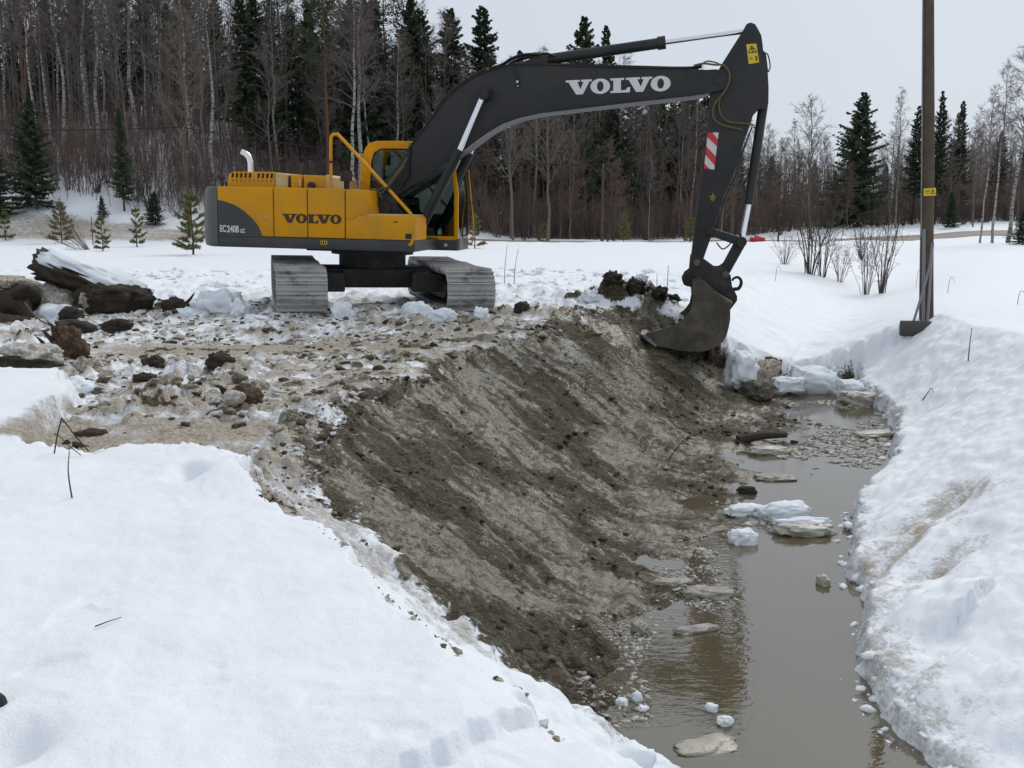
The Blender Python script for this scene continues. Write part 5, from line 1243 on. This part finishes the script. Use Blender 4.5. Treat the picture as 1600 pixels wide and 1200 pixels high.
# spoil in front of the bucket
for i, (x, y, a, m, lab) in enumerate(((1.75, 17.75, .17, 'dark_earth', 'dark clod at the left end of the spoil in front of the bucket'), (2.15, 17.85, .20, 'dark_earth', 'highest dark clod of the spoil in front of the bucket'), (2.55, 17.7, .17, 'dark_earth', 'dark clod of the spoil nearest the bucket'), (2.85, 17.95, .10, 'dark_earth', 'small dark clod on the snow behind the bucket'), (2.25, 18.05, .2, 'clean_snow_lump', 'snow lump on top of the spoil in front of the bucket'), (1.35, 17.6, .2, 'clean_snow_lump', 'snow lump left of the spoil heap'))):
    lump('clod' if 'clod' in lab else 'snow_lump', m, on(x, y, a * .3), (a, a * .8, a * .7), lab, 'clod' if 'clod' in lab else 'snow lump', rot=(0, 0, i * 2), amp=.5, jag=.2, freq=2.2)
# snow blocks where the dug ditch ends
for i, (x, y, z, a, b, c, rt, m, lab) in enumerate(((5.05, 17.0, -1.14, .42, .22, .24, (.5, .1, .1), 'clean_snow_lump', 'large triangular snow slab at the far end of the water'), (3.75, 16.5, -.85, .24, .2, .26, (0, .2, .4), 'clean_snow_lump', 'pale snow block right below the bucket'), (4.1, 16.8, -.95, .30, .22, .24, (.2, 0, .9), 'dirty_snow_lump', 'dirty snow block at the far end of the ditch'),
                                              (4.35, 17.0, -.88, .15, .12, .16, (.1, .3, 0), 'red_earth', 'reddish clod among the snow blocks at the ditch end'), (3.95, 16.2, -1.12, .26, .2, .14, (0, 0, 2), 'grey_clod', 'muddy clod at the foot of the snow blocks'), (5.55, 16.6, -1.2, .24, .16, .16, (.2, .2, .3), 'clean_snow_lump', 'snow block at the right corner of the far water'),
                                              (5.55, 15.9, -1.24, .38, .2, .12, (.0, .15, .2), 'ice_floe', 'tan ice floe leaning on the right bank far up the water'), (4.55, 16.7, -1.12, .3, .14, .12, (0, 0, .3), 'clean_snow_lump', 'low snow block left of the triangular slab'))):
    lump('snow_block' if 'snow' in m else 'clod' if 'clod' in lab else 'ice_floe', m, (x, y, z), (a, b, c), lab, 'snow block' if 'snow' in m else 'clod' if 'clod' in lab else 'ice floe', rot=rt, amp=.35, boxy=.35, jag=.08)
# floating ice and snow
W = WATER
for i, (x, y, dz, a, b, c, m, lab) in enumerate(((2.13, 9.08, .03, .13, .11, .09, 'clean_snow_lump', 'round white snowball floating in the middle of the water'), (2.78, 9.35, .03, .28, .14, .07, 'ice_floe', 'tan ice floe with a white rim in the water'), (2.70, 9.85, .05, .26, .12, .10, 'clean_snow_lump', 'white snow ridge floating behind the tan floe'), (2.35, 9.95, .04, .2, .1, .06, 'clean_snow_lump', 'low white snow piece left of the snow ridge'),
                                            (2.55, 8.0, .02, .06, .05, .05, 'ice_floe', 'small grey ice lump near the right bank'), (1.22, 5.85, .01, .036, .034, .03, 'clean_snow_lump', 'tiny snow lump, upper of two near the bottom edge'), (1.27, 5.68, .01, .046, .042, .036, 'clean_snow_lump', 'small snow lump, lower of two near the bottom edge'), (1.10, 5.42, -.01, .21, .10, .028, 'ice_floe', 'brownish ice floe at the bottom edge of the picture'),
                                            (1.55, 7.75, .0, .20, .10, .06, 'slush', 'grey crusted snow lump at the tip of the mud spit'), (1.30, 7.95, .0, .16, .1, .06, 'slush', 'grey snow lump on the mud spit'), (.93, 7.05, .02, .07, .06, .05, 'slush', 'small grey ice lump left in the near water'), (1.35, 7.05, .0, .16, .05, .04, 'slush', 'thin line of slush beside the mud spit'),
                                            (.68, 5.92, .01, .034, .03, .028, 'clean_snow_lump', 'white snow pellet at the near left waterline'), (.78, 5.98, .01, .03, .028, .04, 'clean_snow_lump', 'taller white snow pellet at the near left waterline'), (.80, 5.85, .0, .03, .03, .024, 'clean_snow_lump', 'lowest white snow pellet at the near left waterline'), (4.9, 13.6, .02, .3, .14, .05, 'ice_floe', 'flat ice floe by the right bank beyond the slush'),
                                            (3.0, 11.35, .01, .22, .12, .03, 'slush', 'small slush patch floating alone'), (3.25, 12.6, .02, .26, .13, .06, 'ice_floe', 'flat ice shelf at the mud edge far up'), (2.55, 10.75, .02, .10, .06, .05, 'dark_earth', 'dark clod standing in the water by the mud edge'))):
    nm = 'ice_floe' if m in ('ice_floe', 'slush') else 'clod' if m == 'dark_earth' else 'snow_lump'
    o = lump(nm, m, (x, y, W + dz), (a, b, c), lab, nm.replace('_', ' '), rot=(0, 0, i * .5 if a < .15 else .1 * i % .4), amp=.3, jag=.1, boxy=.2)
    if 'tan ice floe with' in lab: lump('white_rim', 'clean_snow_lump', (0, .07, .06), (.26, .07, .04), None, None, parent=o, amp=.4)
lump('snow_lump', 'clean_snow_lump', (.55, 4.55, -.95), (.22, .16, .12), 'rounded snow lump at the bottom edge, left of the brownish floe', 'snow lump', amp=.4)
part('log', 'dark_stalk', None, lambda bm: add_tube(bm, [(2.95, 13.05, -1.24), (3.25, 13.1, -1.19), (3.6, 13.12, -1.18)], .05, 8, rads=(.075, .035)), label='dark log end lying at the mud edge far up the water', category='log')

# ------------------------------------------------------------------ uncountable crumbs
_t = (1 + 5 ** .5) / 2
ICO_V = unit(np.array([(-1, _t, 0), (1, _t, 0), (-1, -_t, 0), (1, -_t, 0), (0, -1, _t), (0, 1, _t), (0, -1, -_t), (0, 1, -_t), (_t, 0, -1), (_t, 0, 1), (-_t, 0, -1), (-_t, 0, 1)], float))
ICO_F = np.array([(0, 11, 5), (0, 5, 1), (0, 1, 7), (0, 7, 10), (0, 10, 11), (1, 5, 9), (5, 11, 4), (11, 10, 2), (10, 7, 6), (7, 1, 8), (3, 9, 4), (3, 4, 2), (3, 2, 6), (3, 6, 8), (3, 8, 9), (4, 9, 5), (2, 4, 11), (6, 2, 10), (8, 6, 7), (9, 8, 1)])
def _subdiv(V, F):
    mid = {}; V = [tuple(v) for v in V]; out = []
    def m(a, b):
        k = (min(a, b), max(a, b))
        if k not in mid: p = np.array(V[a]) + np.array(V[b]); mid[k] = len(V); V.append(tuple(p / np.linalg.norm(p)))
        return mid[k]
    for a, b, c in F: x, y, z = m(a, b), m(b, c), m(c, a); out += [(a, x, z), (b, y, x), (c, z, y), (x, y, z)]
    return np.array(V), np.array(out)
ICO2_V, ICO2_F = _subdiv(ICO_V, ICO_F)
def crumbs(name, mat, P, size, flat, tint, label, sink=.3, fine=True):
    """many small irregular lumps in one mesh"""
    BV, BF = (ICO2_V, ICO2_F) if fine else (ICO_V, ICO_F)
    n = len(P); size = np.asarray(size); nv = len(BV)
    k = np.ones((n, nv))
    for f, a in ((1.6, .20), (2.6, .16), (4.5, .13)):
        A = rng.normal(0, f, (n, 3)); k += a * np.sin(A @ BV.T + rng.uniform(0, 6.28, (n, 1)))
    k = k * (1 + rng.normal(0, .13, (n, nv)))
    V = BV[None] * k[..., None] * (rng.uniform(.65, 1.3, (n, 1, 3)) * [1, 1, flat]) * size[:, None, None]
    a = rng.uniform(0, 6.28, n); c, s_ = np.cos(a), np.sin(a)
    X = V[..., 0] * c[:, None] - V[..., 1] * s_[:, None]; Y = V[..., 0] * s_[:, None] + V[..., 1] * c[:, None]
    til = rng.normal(0, .35, n)[:, None]; Z = V[..., 2] + X * til * flat
    V = np.stack([X, Y, Z], -1) + P[:, None]; V[..., 2] += (size * flat * (.45 - sink))[:, None]
    F = (BF[None] + np.arange(n)[:, None, None] * nv).reshape(-1, 3)
    me = mesh_np(name, V.reshape(-1, 3), F, True)
    at = me.attributes.new('tint', 'FLOAT', 'POINT'); at.data.foreach_set('value', np.repeat(np.asarray(tint, np.float32), nv))
    link(name, me, mat, None, kind='stuff', label=label)
def scatter(n, xlo, xhi, ylo, yhi, dens):
    """points spread evenly, kept where dens(x, y, masks) says so"""
    y = rng.uniform(ylo, yhi, n); x = rng.uniform(xlo, xhi, n)
    z, mud, dirt, cr_, ns = land(x, y, True)
    keep = rng.random(n) < dens(x, y, mud, dirt, cr_, ns)
    return np.stack([x, y, z], 1)[keep]
def sizes(n, lo, hi, p=3.0): return lo + (hi - lo) * rng.random(n) ** p
slope_in = lambda x, y: (x > x_crest(y) - .1) & (x < x_water(y) + .3) & (y < 17.2)
P = scatter(32000, -9.5, 1.6, 7.2, 17.5, lambda x, y, m, d, c, ns: (ns < .3) * (x < x_crest(y) + .25) * (y < 17.2 - .05 * x) * (.12 + .35 * (fbm(x * .8, y * .8, 2, 301) > -.1)) * (np.abs(y - 12.8 - .1 * x) > .5) * ~((x > -4.2) & (x < -1.9) & (y < 8.1)))
S = sizes(len(P), .008, .06, 3.8); big = S > .019
crumbs('snow_rubble', 'dirty_snow_lump', P[big], S[big], .55, rng.uniform(.0, 1.0, big.sum()), 'dirty crumbled snow strewn over the trampled bank top', .55)
crumbs('snow_grit', 'dirty_snow_lump', P[~big], S[~big], .55, rng.uniform(.0, 1.0, (~big).sum()), 'fine dirty snow grit strewn over the trampled bank top', .55, False)
P = scatter(20000, -9.5, 1.6, 7.2, 17.5, lambda x, y, m, d, c, ns: (ns < .3) * (x < x_crest(y) + .3) * (.08 + .34 * (m > .4)))
crumbs('earth_crumbs', 'dark_earth', P, sizes(len(P), .007, .055, 4.0), .6, rng.uniform(0.1, 1.7, len(P)), 'brown earth crumbs strewn over the trampled bank top', .55)
P = scatter(60000, -1.8, 5, 5.4, 17.3, lambda x, y, m, d, c, ns: slope_in(x, y) * (m > .5) * (.003 + .16 * c ** 3))
crumbs('mud_clods', 'dark_earth', P, sizes(len(P), .008, .048, 3.5), .5, rng.uniform(.2, 1, len(P)), 'small dark mud clods on the scraped slope', .5, False)
P = scatter(16000, -1.8, 5, 5.4, 17.3, lambda x, y, m, d, c, ns: slope_in(x, y) * (m > .5) * (.03 + .15 * c ** 2))
crumbs('clay_clods', 'grey_clod', P, sizes(len(P), .008, .045, 3.0), .5, rng.uniform(.0, .75, len(P)), 'small clay clods on the scraped slope', .5, False)
# rim of the near snow and the cut edges
P = scatter(30000, -2.5, .9, 2.6, 8.6, lambda x, y, m, d, c, ns: (np.abs(x - x_crest(y) - .12) < .22) * .30 * (y > 3.2))
crumbs('rim_crumbs', 'dirty_snow_lump', P, sizes(len(P), .004, .026, 3.5), .6, rng.uniform(-.3, 1.3, len(P)), 'dirty snow crumbs along the broken edge of the near snow', .5)
P = scatter(30000, 2.0, 6.2, 4.6, 17.5, lambda x, y, m, d, c, ns: (x > x_right(y) - .10) * (x < x_right(y) + .16) * (.04 + .26 * (pn(y * 1.1, x * .1, 311) > .15)))
P[:, 2] = np.maximum(P[:, 2], WATER - .005)
crumbs('bank_crumbs', 'clean_snow_lump', P, sizes(len(P), .008, .05, 3.5) * (.6 + .06 * P[:, 1]), .6, rng.uniform(.0, 1, len(P)), 'snow crumbs along the waterline of the right bank')
# slush on the water
def slush_pts():
    n = 20000; y = rng.uniform(8.5, 16.8, n); x = rng.uniform(1.3, 5.6, n)
    f = fbm(x * 1.2, y * 1.2, 3, 321)
    band = np.exp(-((y - 13.1 - .15 * (x - 4)) / .95) ** 2) * (x > 3.3) * 1.3 + np.exp(-((y - 15.9) / .5) ** 2) * .7 + np.exp(-((y - 9.75) / .22) ** 2) * (x < 2.9) * .9 + np.exp(-((y - 8.0 - .2 * x) / .1) ** 2) * .2 * (x < 2)
    k = (band + .55 * f > .45) & (x < x_right(y) - .05) & (x > x_water(y) - .2)
    return np.stack([x, y, np.full(n, WATER)], 1)[k]
P = scatter(26000, .4, 2.4, 5.6, 10.6, lambda x, y, m, d, c, ns: (np.abs(x - x_water(y) + .05) < .28) * (.08 + .5 * (fbm(x * 1.6, y * 1.6, 2, 341) > .15)))
P[:, 2] = np.maximum(P[:, 2], WATER)
crumbs('shore_slush', 'slush', P, sizes(len(P), .006, .028, 3.0), .45, rng.uniform(.2, 1, len(P)), 'grey crusted snow crumbs along the left waterline', .4, False)
P = slush_pts()
crumbs('slush', 'slush', P, sizes(len(P), .010, .055, 2.5), .32, rng.uniform(.1, 1, len(P)), 'grey slush floating on the brown water', .35, False)
# churned snow lumps in the field beyond
P = scatter(6000, -13, 5, 17.5, 30, lambda x, y, m, d, c, ns: .30 * (fbm(x * .5, y * .5, 2, 331) > 0) * (x < 4))
crumbs('field_snow_lumps', 'clean_snow_lump', P, sizes(len(P), .03, .14, 3.5), .6, rng.uniform(.3, 1, len(P)), 'lumps of broken snow on the driven field')

# ------------------------------------------------------------------ dry stems, sticks
def stem(pts, r, label, cat='stem', mat='dry_stalk'):
    part('dry_stem', mat, None, lambda bm: add_tube(bm, pts, r, 6, rads=(r, r * .5)), label=label, category=cat)
z = zat(-2.46, 5.55)
stem([(-2.46, 5.55, z - .05), (-2.475, 5.55, z + .14), (-2.46, 5.55, z + .27)], .005, 'straight brown stem standing in the left foreground snow', mat='dark_stalk')
z = zat(-2.95, 6.6)
t = empty('broken_stem', (-2.98, 6.6, z), 0, label='broken forked stem on the near snow below the scraped strip', category='stem')
part('stalk', 'dark_stalk', t, lambda bm: add_tube(bm, [(-.06, 0, -.05), (-.02, 0, .12), (.02, 0, .25)], .005, 6))
part('stalk', 'dark_stalk', t, lambda bm: add_tube(bm, [(.02, 0, .25), (.10, 0, .13), (.19, -.02, .03)], .0045, 6))
part('stalk', 'dark_stalk', t, lambda bm: add_tube(bm, [(-.01, 0, .13), (.07, -.02, .06), (.15, -.05, .01)], .003, 6))
z = zat(-1.55, 3.75)
stem([(-1.60, 3.72, z + .004), (-1.56, 3.75, z + .012), (-1.53, 3.80, z + .008)], .003, 'short twig lying flat on the left foreground snow', 'twig', 'dark_stalk')
for u, v0, v1, y, lean, lab in ((788, 440, 378, 24, .08, 'thin stalk right of the right track'), (803, 448, 392, 23, .12, 'thin stalk second right of the right track'), (1042, 478, 424, 19.5, .02, 'thin stalk standing between spoil heap and bucket'), (1026, 440, 420, 24, -.02, 'short stalk on the field behind the bucket'), (655, 405, 384, 26, 0, 'thin stalk seen below the excavator frame'), (1520, 520, 468, 14.5, .04, 'dried weed stalk at the right edge of the field')):
    x = ux(u, y); z = zat(x, y); h = (v0 - v1) / 1600 * y
    stem([(x, y, z - .05), (x + lean * h * .3, y, z + h * .5), (x + lean * h, y, z + h)], .009, lab)
x, y = 5.70, 14.0; z = zat(x, y)
stem([(x, y, z), (x + .10, y + .02, z + .14), (x + .14, y + .03, z + .17), (x + .175, y + .02, z + .06)], .007, 'bent stem poking from the right bank', mat='dark_stalk')
for u, v, y, h, lab in ((1230, 556, 16.8, .13, 'bent grass stem on the snow right of the bucket'), (1236, 556, 17.2, .16, 'second bent grass stem on the snow right of the bucket'), (1590, 500, 19, .25, 'curved weed at the right edge'), (1480, 445, 23, .35, 'thin weed right of the utility pole'), (1430, 420, 30, .5, 'weed tuft behind the utility pole'), (1210, 440, 28, .4, 'faint weed left of the ditch shrubs')):
    x = ux(u, y); z = zat(x, y)
    stem([(x, y, z - .03), (x + .03, y, z + h * .8), (x + .08, y, z + h), (x + .15, y, z + h * .65)], .006, lab)
stem([(1.86, 11.9, -1.22), (2.0, 11.95, -1.05), (2.05, 11.95, -.98)], .008, 'small upright twig on the mud flat', 'twig', 'dark_stalk')

# ------------------------------------------------------------------ utility pole, its sign, the hand roller
bx_, by_ = 7.27, 17.91; bz = zat(bx_, by_)
pole = empty('utility_pole', (bx_, by_, bz), 0, label='brown wooden utility pole with a yellow plate standing in the snow at right', category='utility pole')
pole.rotation_euler = (0, R(-3.6), 0)
part('shaft', 'weathered_wood', pole, lambda bm: add_tube(bm, [(0, 0, -.4), (0, 0, 1), (.02, 0, 3), (.01, 0, 5.5), (0, 0, 9.2)], .1, 18, rads=(.125, .078)))
part('cable_guard', 'galvanised', pole, lambda bm: add_tube(bm, [(-.09, -.09, -.2), (-.085, -.085, .7), (-.08, -.082, 1.55)], .03, 8, smooth=False))
part('down_cable', 'galvanised', pole, lambda bm: add_tube(bm, [(-.105, -.03, 1.4), (-.098, -.03, 3.5), (-.09, -.03, 6), (-.08, -.02, 9)], .012, 6))
plate = part('warning_plate', 'sticker_yellow', pole, lambda bm: add_box(bm, -.105, .105, -.126, -.120, 2.105, 2.235, .002, 1))
def mark(bm):
    y0, y1 = -.1285, -.1265
    def bar(a, b, w):
        L = math.hypot(b[0] - a[0], b[1] - a[1]); nx, nz = -(b[1] - a[1]) / L * w, (b[0] - a[0]) / L * w
        add_prism(bm, [(a[0] + nx, a[1] + nz), (b[0] + nx, b[1] + nz), (b[0] - nx, b[1] - nz), (a[0] - nx, a[1] - nz)], y0, y1)
    bar((.05, 2.06), (.015, 1.985), .004); bar((.05, 2.06), (.085, 1.985), .004); bar((.012, 1.985), (.088, 1.985), .004); bar((.055, 2.04), (.045, 2.0), .004)
    for i in range(5): bar((-.08 + i * .016, 2.02), (-.072 + i * .016, 2.045), .0035)
    bar((-.08, 1.995), (-.01, 1.995), .003)
pm = part('plate_print', 'sticker_black', plate, mark); pm.location = (0, 0, .155)
rx, ry = 6.93, 17.50; rz = zat(rx, ry)
ro = empty('hand_roller', (rx, ry, rz + .10), R(-14), label='dark grey hand roller with its handle leaning on the utility pole', category='roller')
def drum(bm):
    n = 28; prof = [(-.25, .115), (-.25, .128), (-.24, .135), (.24, .135), (.25, .128), (.25, .10), (.05, .10)]
    rings = [[bm.verts.new((x, r * math.cos(2 * math.pi * k / n), r * math.sin(2 * math.pi * k / n))) for k in range(n)] for x, r in prof]
    for A, B in zip(rings, rings[1:]):
        for k in range(n): bm.faces.new((A[k], A[(k + 1) % n], B[(k + 1) % n], B[k]))
    bm.faces.new(rings[0]); bm.faces.new(rings[-1][::-1])
part('drum', 'old_concrete', ro, drum)
part('handle_bar', 'galvanised', ro, lambda bm: add_tube(bm, [(-.04, .02, .10), (.09, .10, .62), (.19, .16, 1.08)], .022, 8, smooth=False))
part('handle_bar', 'galvanised', ro, lambda bm: add_tube(bm, [(.19, .03, .10), (.20, .12, .62), (.205, .17, 1.10)], .022, 8, smooth=False))
part('handle_grip', 'galvanised', ro, lambda bm: add_tube(bm, [(.19, .16, 1.07), (.205, .175, 1.25), (.21, .18, 1.45)], .026, 8, smooth=False))

# ------------------------------------------------------------------ roadside poles and wire, the shed, the road
def wire_pole(x, y, h, lab):
    z = zat(x, y, False); p = empty('telegraph_pole', (x, y, z), 0, label=lab, category='telegraph pole')
    part('shaft', 'weathered_wood', p, lambda bm: add_cyl(bm, (0, 0, -.3), (0, 0, h), .12, .085, 10)); part('insulator', 'galvanised', p, lambda bm: add_cyl(bm, (0, -.1, h - .12), (0, -.1, h + .04), .035, .03, 8))
    return Vector((x, y - .1, z + h))
w0 = wire_pole(-18.7, 60, 6.2, 'thin telegraph pole left of the excavator tail'); w1 = wire_pole(6.1, 70, 5.2, 'thin telegraph pole by the road under the boom'); w2 = wire_pole(15.3, 72, 3.6, 'short dark post by the road right of the arm')
w3 = Vector((34, 84, 4.4)); wl_ = Vector((-52, 48, 6.6))
for a, b, lab in ((wl_, w0, 'overhead wire left of the tail telegraph pole'), (w0, w1, 'overhead wire running behind the excavator'), (w1, w2, 'overhead wire from the boom telegraph pole to the arm'), (w2, w3, 'overhead wire right of the arm')):
    pts = [a + (b - a) * t + Vector((0, 0, -.6 * 4 * t * (1 - t))) for t in np.linspace(0, 1, 14)]
    part('overhead_wire', 'rubber_hose', None, lambda bm: add_tube(bm, pts, .028, 5, smooth=False), label=lab, category='wire')
def road():
    xs = np.linspace(-14, 90, 160); V = []; 
    for x in xs:
        yc = float(np.interp(x, [-14, 0, 20, 40, 90], [62.5, 64.5, 66.5, 71, 78]))
        for k in (-2.9, -2.4, -1.2, 0, 1.2, 2.4, 2.9):
            V.append((x, yc + k, zat(x, yc + k, False) + (-.25 if abs(k) > 2.5 else .13)))
    lit('road_slush', (.17, .135, .11), .6, .3, var=.5, scale=.8)
    link('road', mesh_np('road', V, grid_faces(160, 7)), 'road_slush', kind='structure')
road()
sx, sy = 44.6, 103.0; sz_ = zat(sx, sy, False)
sh = empty('shed', (sx, sy, sz_ - .3), R(8), label='small red wooden shed with a snowy roof behind the trees at right', category='shed')
sh.scale = (.72, .72, .72)
part('wall', 'red_boards', sh, lambda bm: add_box(bm, -2.2, 2.2, -1.5, 1.5, -.2, 2.1))
part('roof', 'snow_cover', sh, lambda bm: [add_prism(bm, [(-2.6, 2.05), (2.6, 2.05), (2.6, 2.25), (-2.6, 2.25)], -1.9, 1.9, .04)] and add_prism(bm, [(-2.5, 2.26), (2.5, 2.26), (2.0, 2.95), (-2.0, 2.95)], -1.6, 1.6, .05))
part('door', 'window_dark', sh, lambda bm: add_box(bm, -.4, .4, -1.53, -1.49, 0, 1.8)); part('window', 'window_dark', sh, lambda bm: add_box(bm, 1.0, 1.7, -1.53, -1.49, 1.0, 1.6))
x, y = 14.1, 59.5; z = zat(x, y, False)
lump('tarp', 'red_tarp', (x, y, z + .1), (.42, .3, .2), 'small crumpled red tarp on the snow right of the bucket cylinder', 'tarp', amp=.4, jag=.15)
for u, y, h, lab in ((1212, 58, .65, 'dark road marker post right of the red tarp'), (703 - 552, 54, 1.5, 'thin marker stake on the left road verge'), (948, 58, .5, 'short stake in the snow below the boom telegraph pole')):
    x = ux(u, y); z = zat(x, y, False); part('marker_post', 'dark_stalk', None, lambda bm: add_cyl(bm, (x, y, z - .2), (x, y, z + h), .05 if h < 1 else .025, .045 if h < 1 else .02, 8), label=lab, category='post')
lump('boulder', 'grey_clod', (ux(142, 78), 78, zat(ux(142, 78), 78, False) + .5), (1.5, 1.2, 1.0), 'grey snow-dusted boulder on the left hillside among birches', 'boulder', amp=.25, tint=.9)

# the toe of somebody's boot at the left edge
b0 = (-1.735, 3.08, zat(-1.62, 3.08) - .03)
bo = empty('boot', b0, R(20), label='dark rubber boot standing in the snow at the left edge', category='boot')
def boot_upper(bm):
    rings = []
    for z, rx_, ry_, ox in ((.02, .055, .05, 0), (.06, .055, .05, 0), (.10, .052, .048, 0), (.20, .05, .05, 0), (.34, .06, .06, 0)):
        rings.append([bm.verts.new((ox - .10 + rx_ * math.cos(t), ry_ * math.sin(t), z)) for t in np.linspace(0, 2 * math.pi, 16, endpoint=False)])
    for A, B in zip(rings, rings[1:]):
        for k in range(16): bm.faces.new((A[k], A[(k + 1) % 16], B[(k + 1) % 16], B[k]))
    bm.faces.new(rings[0][::-1]); bm.faces.new(rings[-1])
part('shaft', 'boot_rubber', bo, boot_upper)
def boot_toe(bm):
    bmesh.ops.create_uvsphere(bm, u_segments=16, v_segments=10, radius=1)
    for v in bm.verts: v.co = Vector((v.co.x * .12 - .02, v.co.y * .05, max(-.3, v.co.z) * .065 + .035))
part('toe', 'boot_rubber', bo, boot_toe)
part('sole', 'rubber_hose', bo, lambda bm: add_prism(bm, [(-.15, -.005), (.10, -.005), (.115, .012), (-.15, .012)], -.048, .048, .006))
jk = lump('hi_vis_jacket', 'hi_vis', (0, 0, 0), (.10, .12, .09), 'bright green hi-vis jacket lying on the console inside the excavator cab', 'jacket', amp=.5, jag=.15)
jk.location = EX.matrix_basis @ Vector((.86, .54, 1.86))
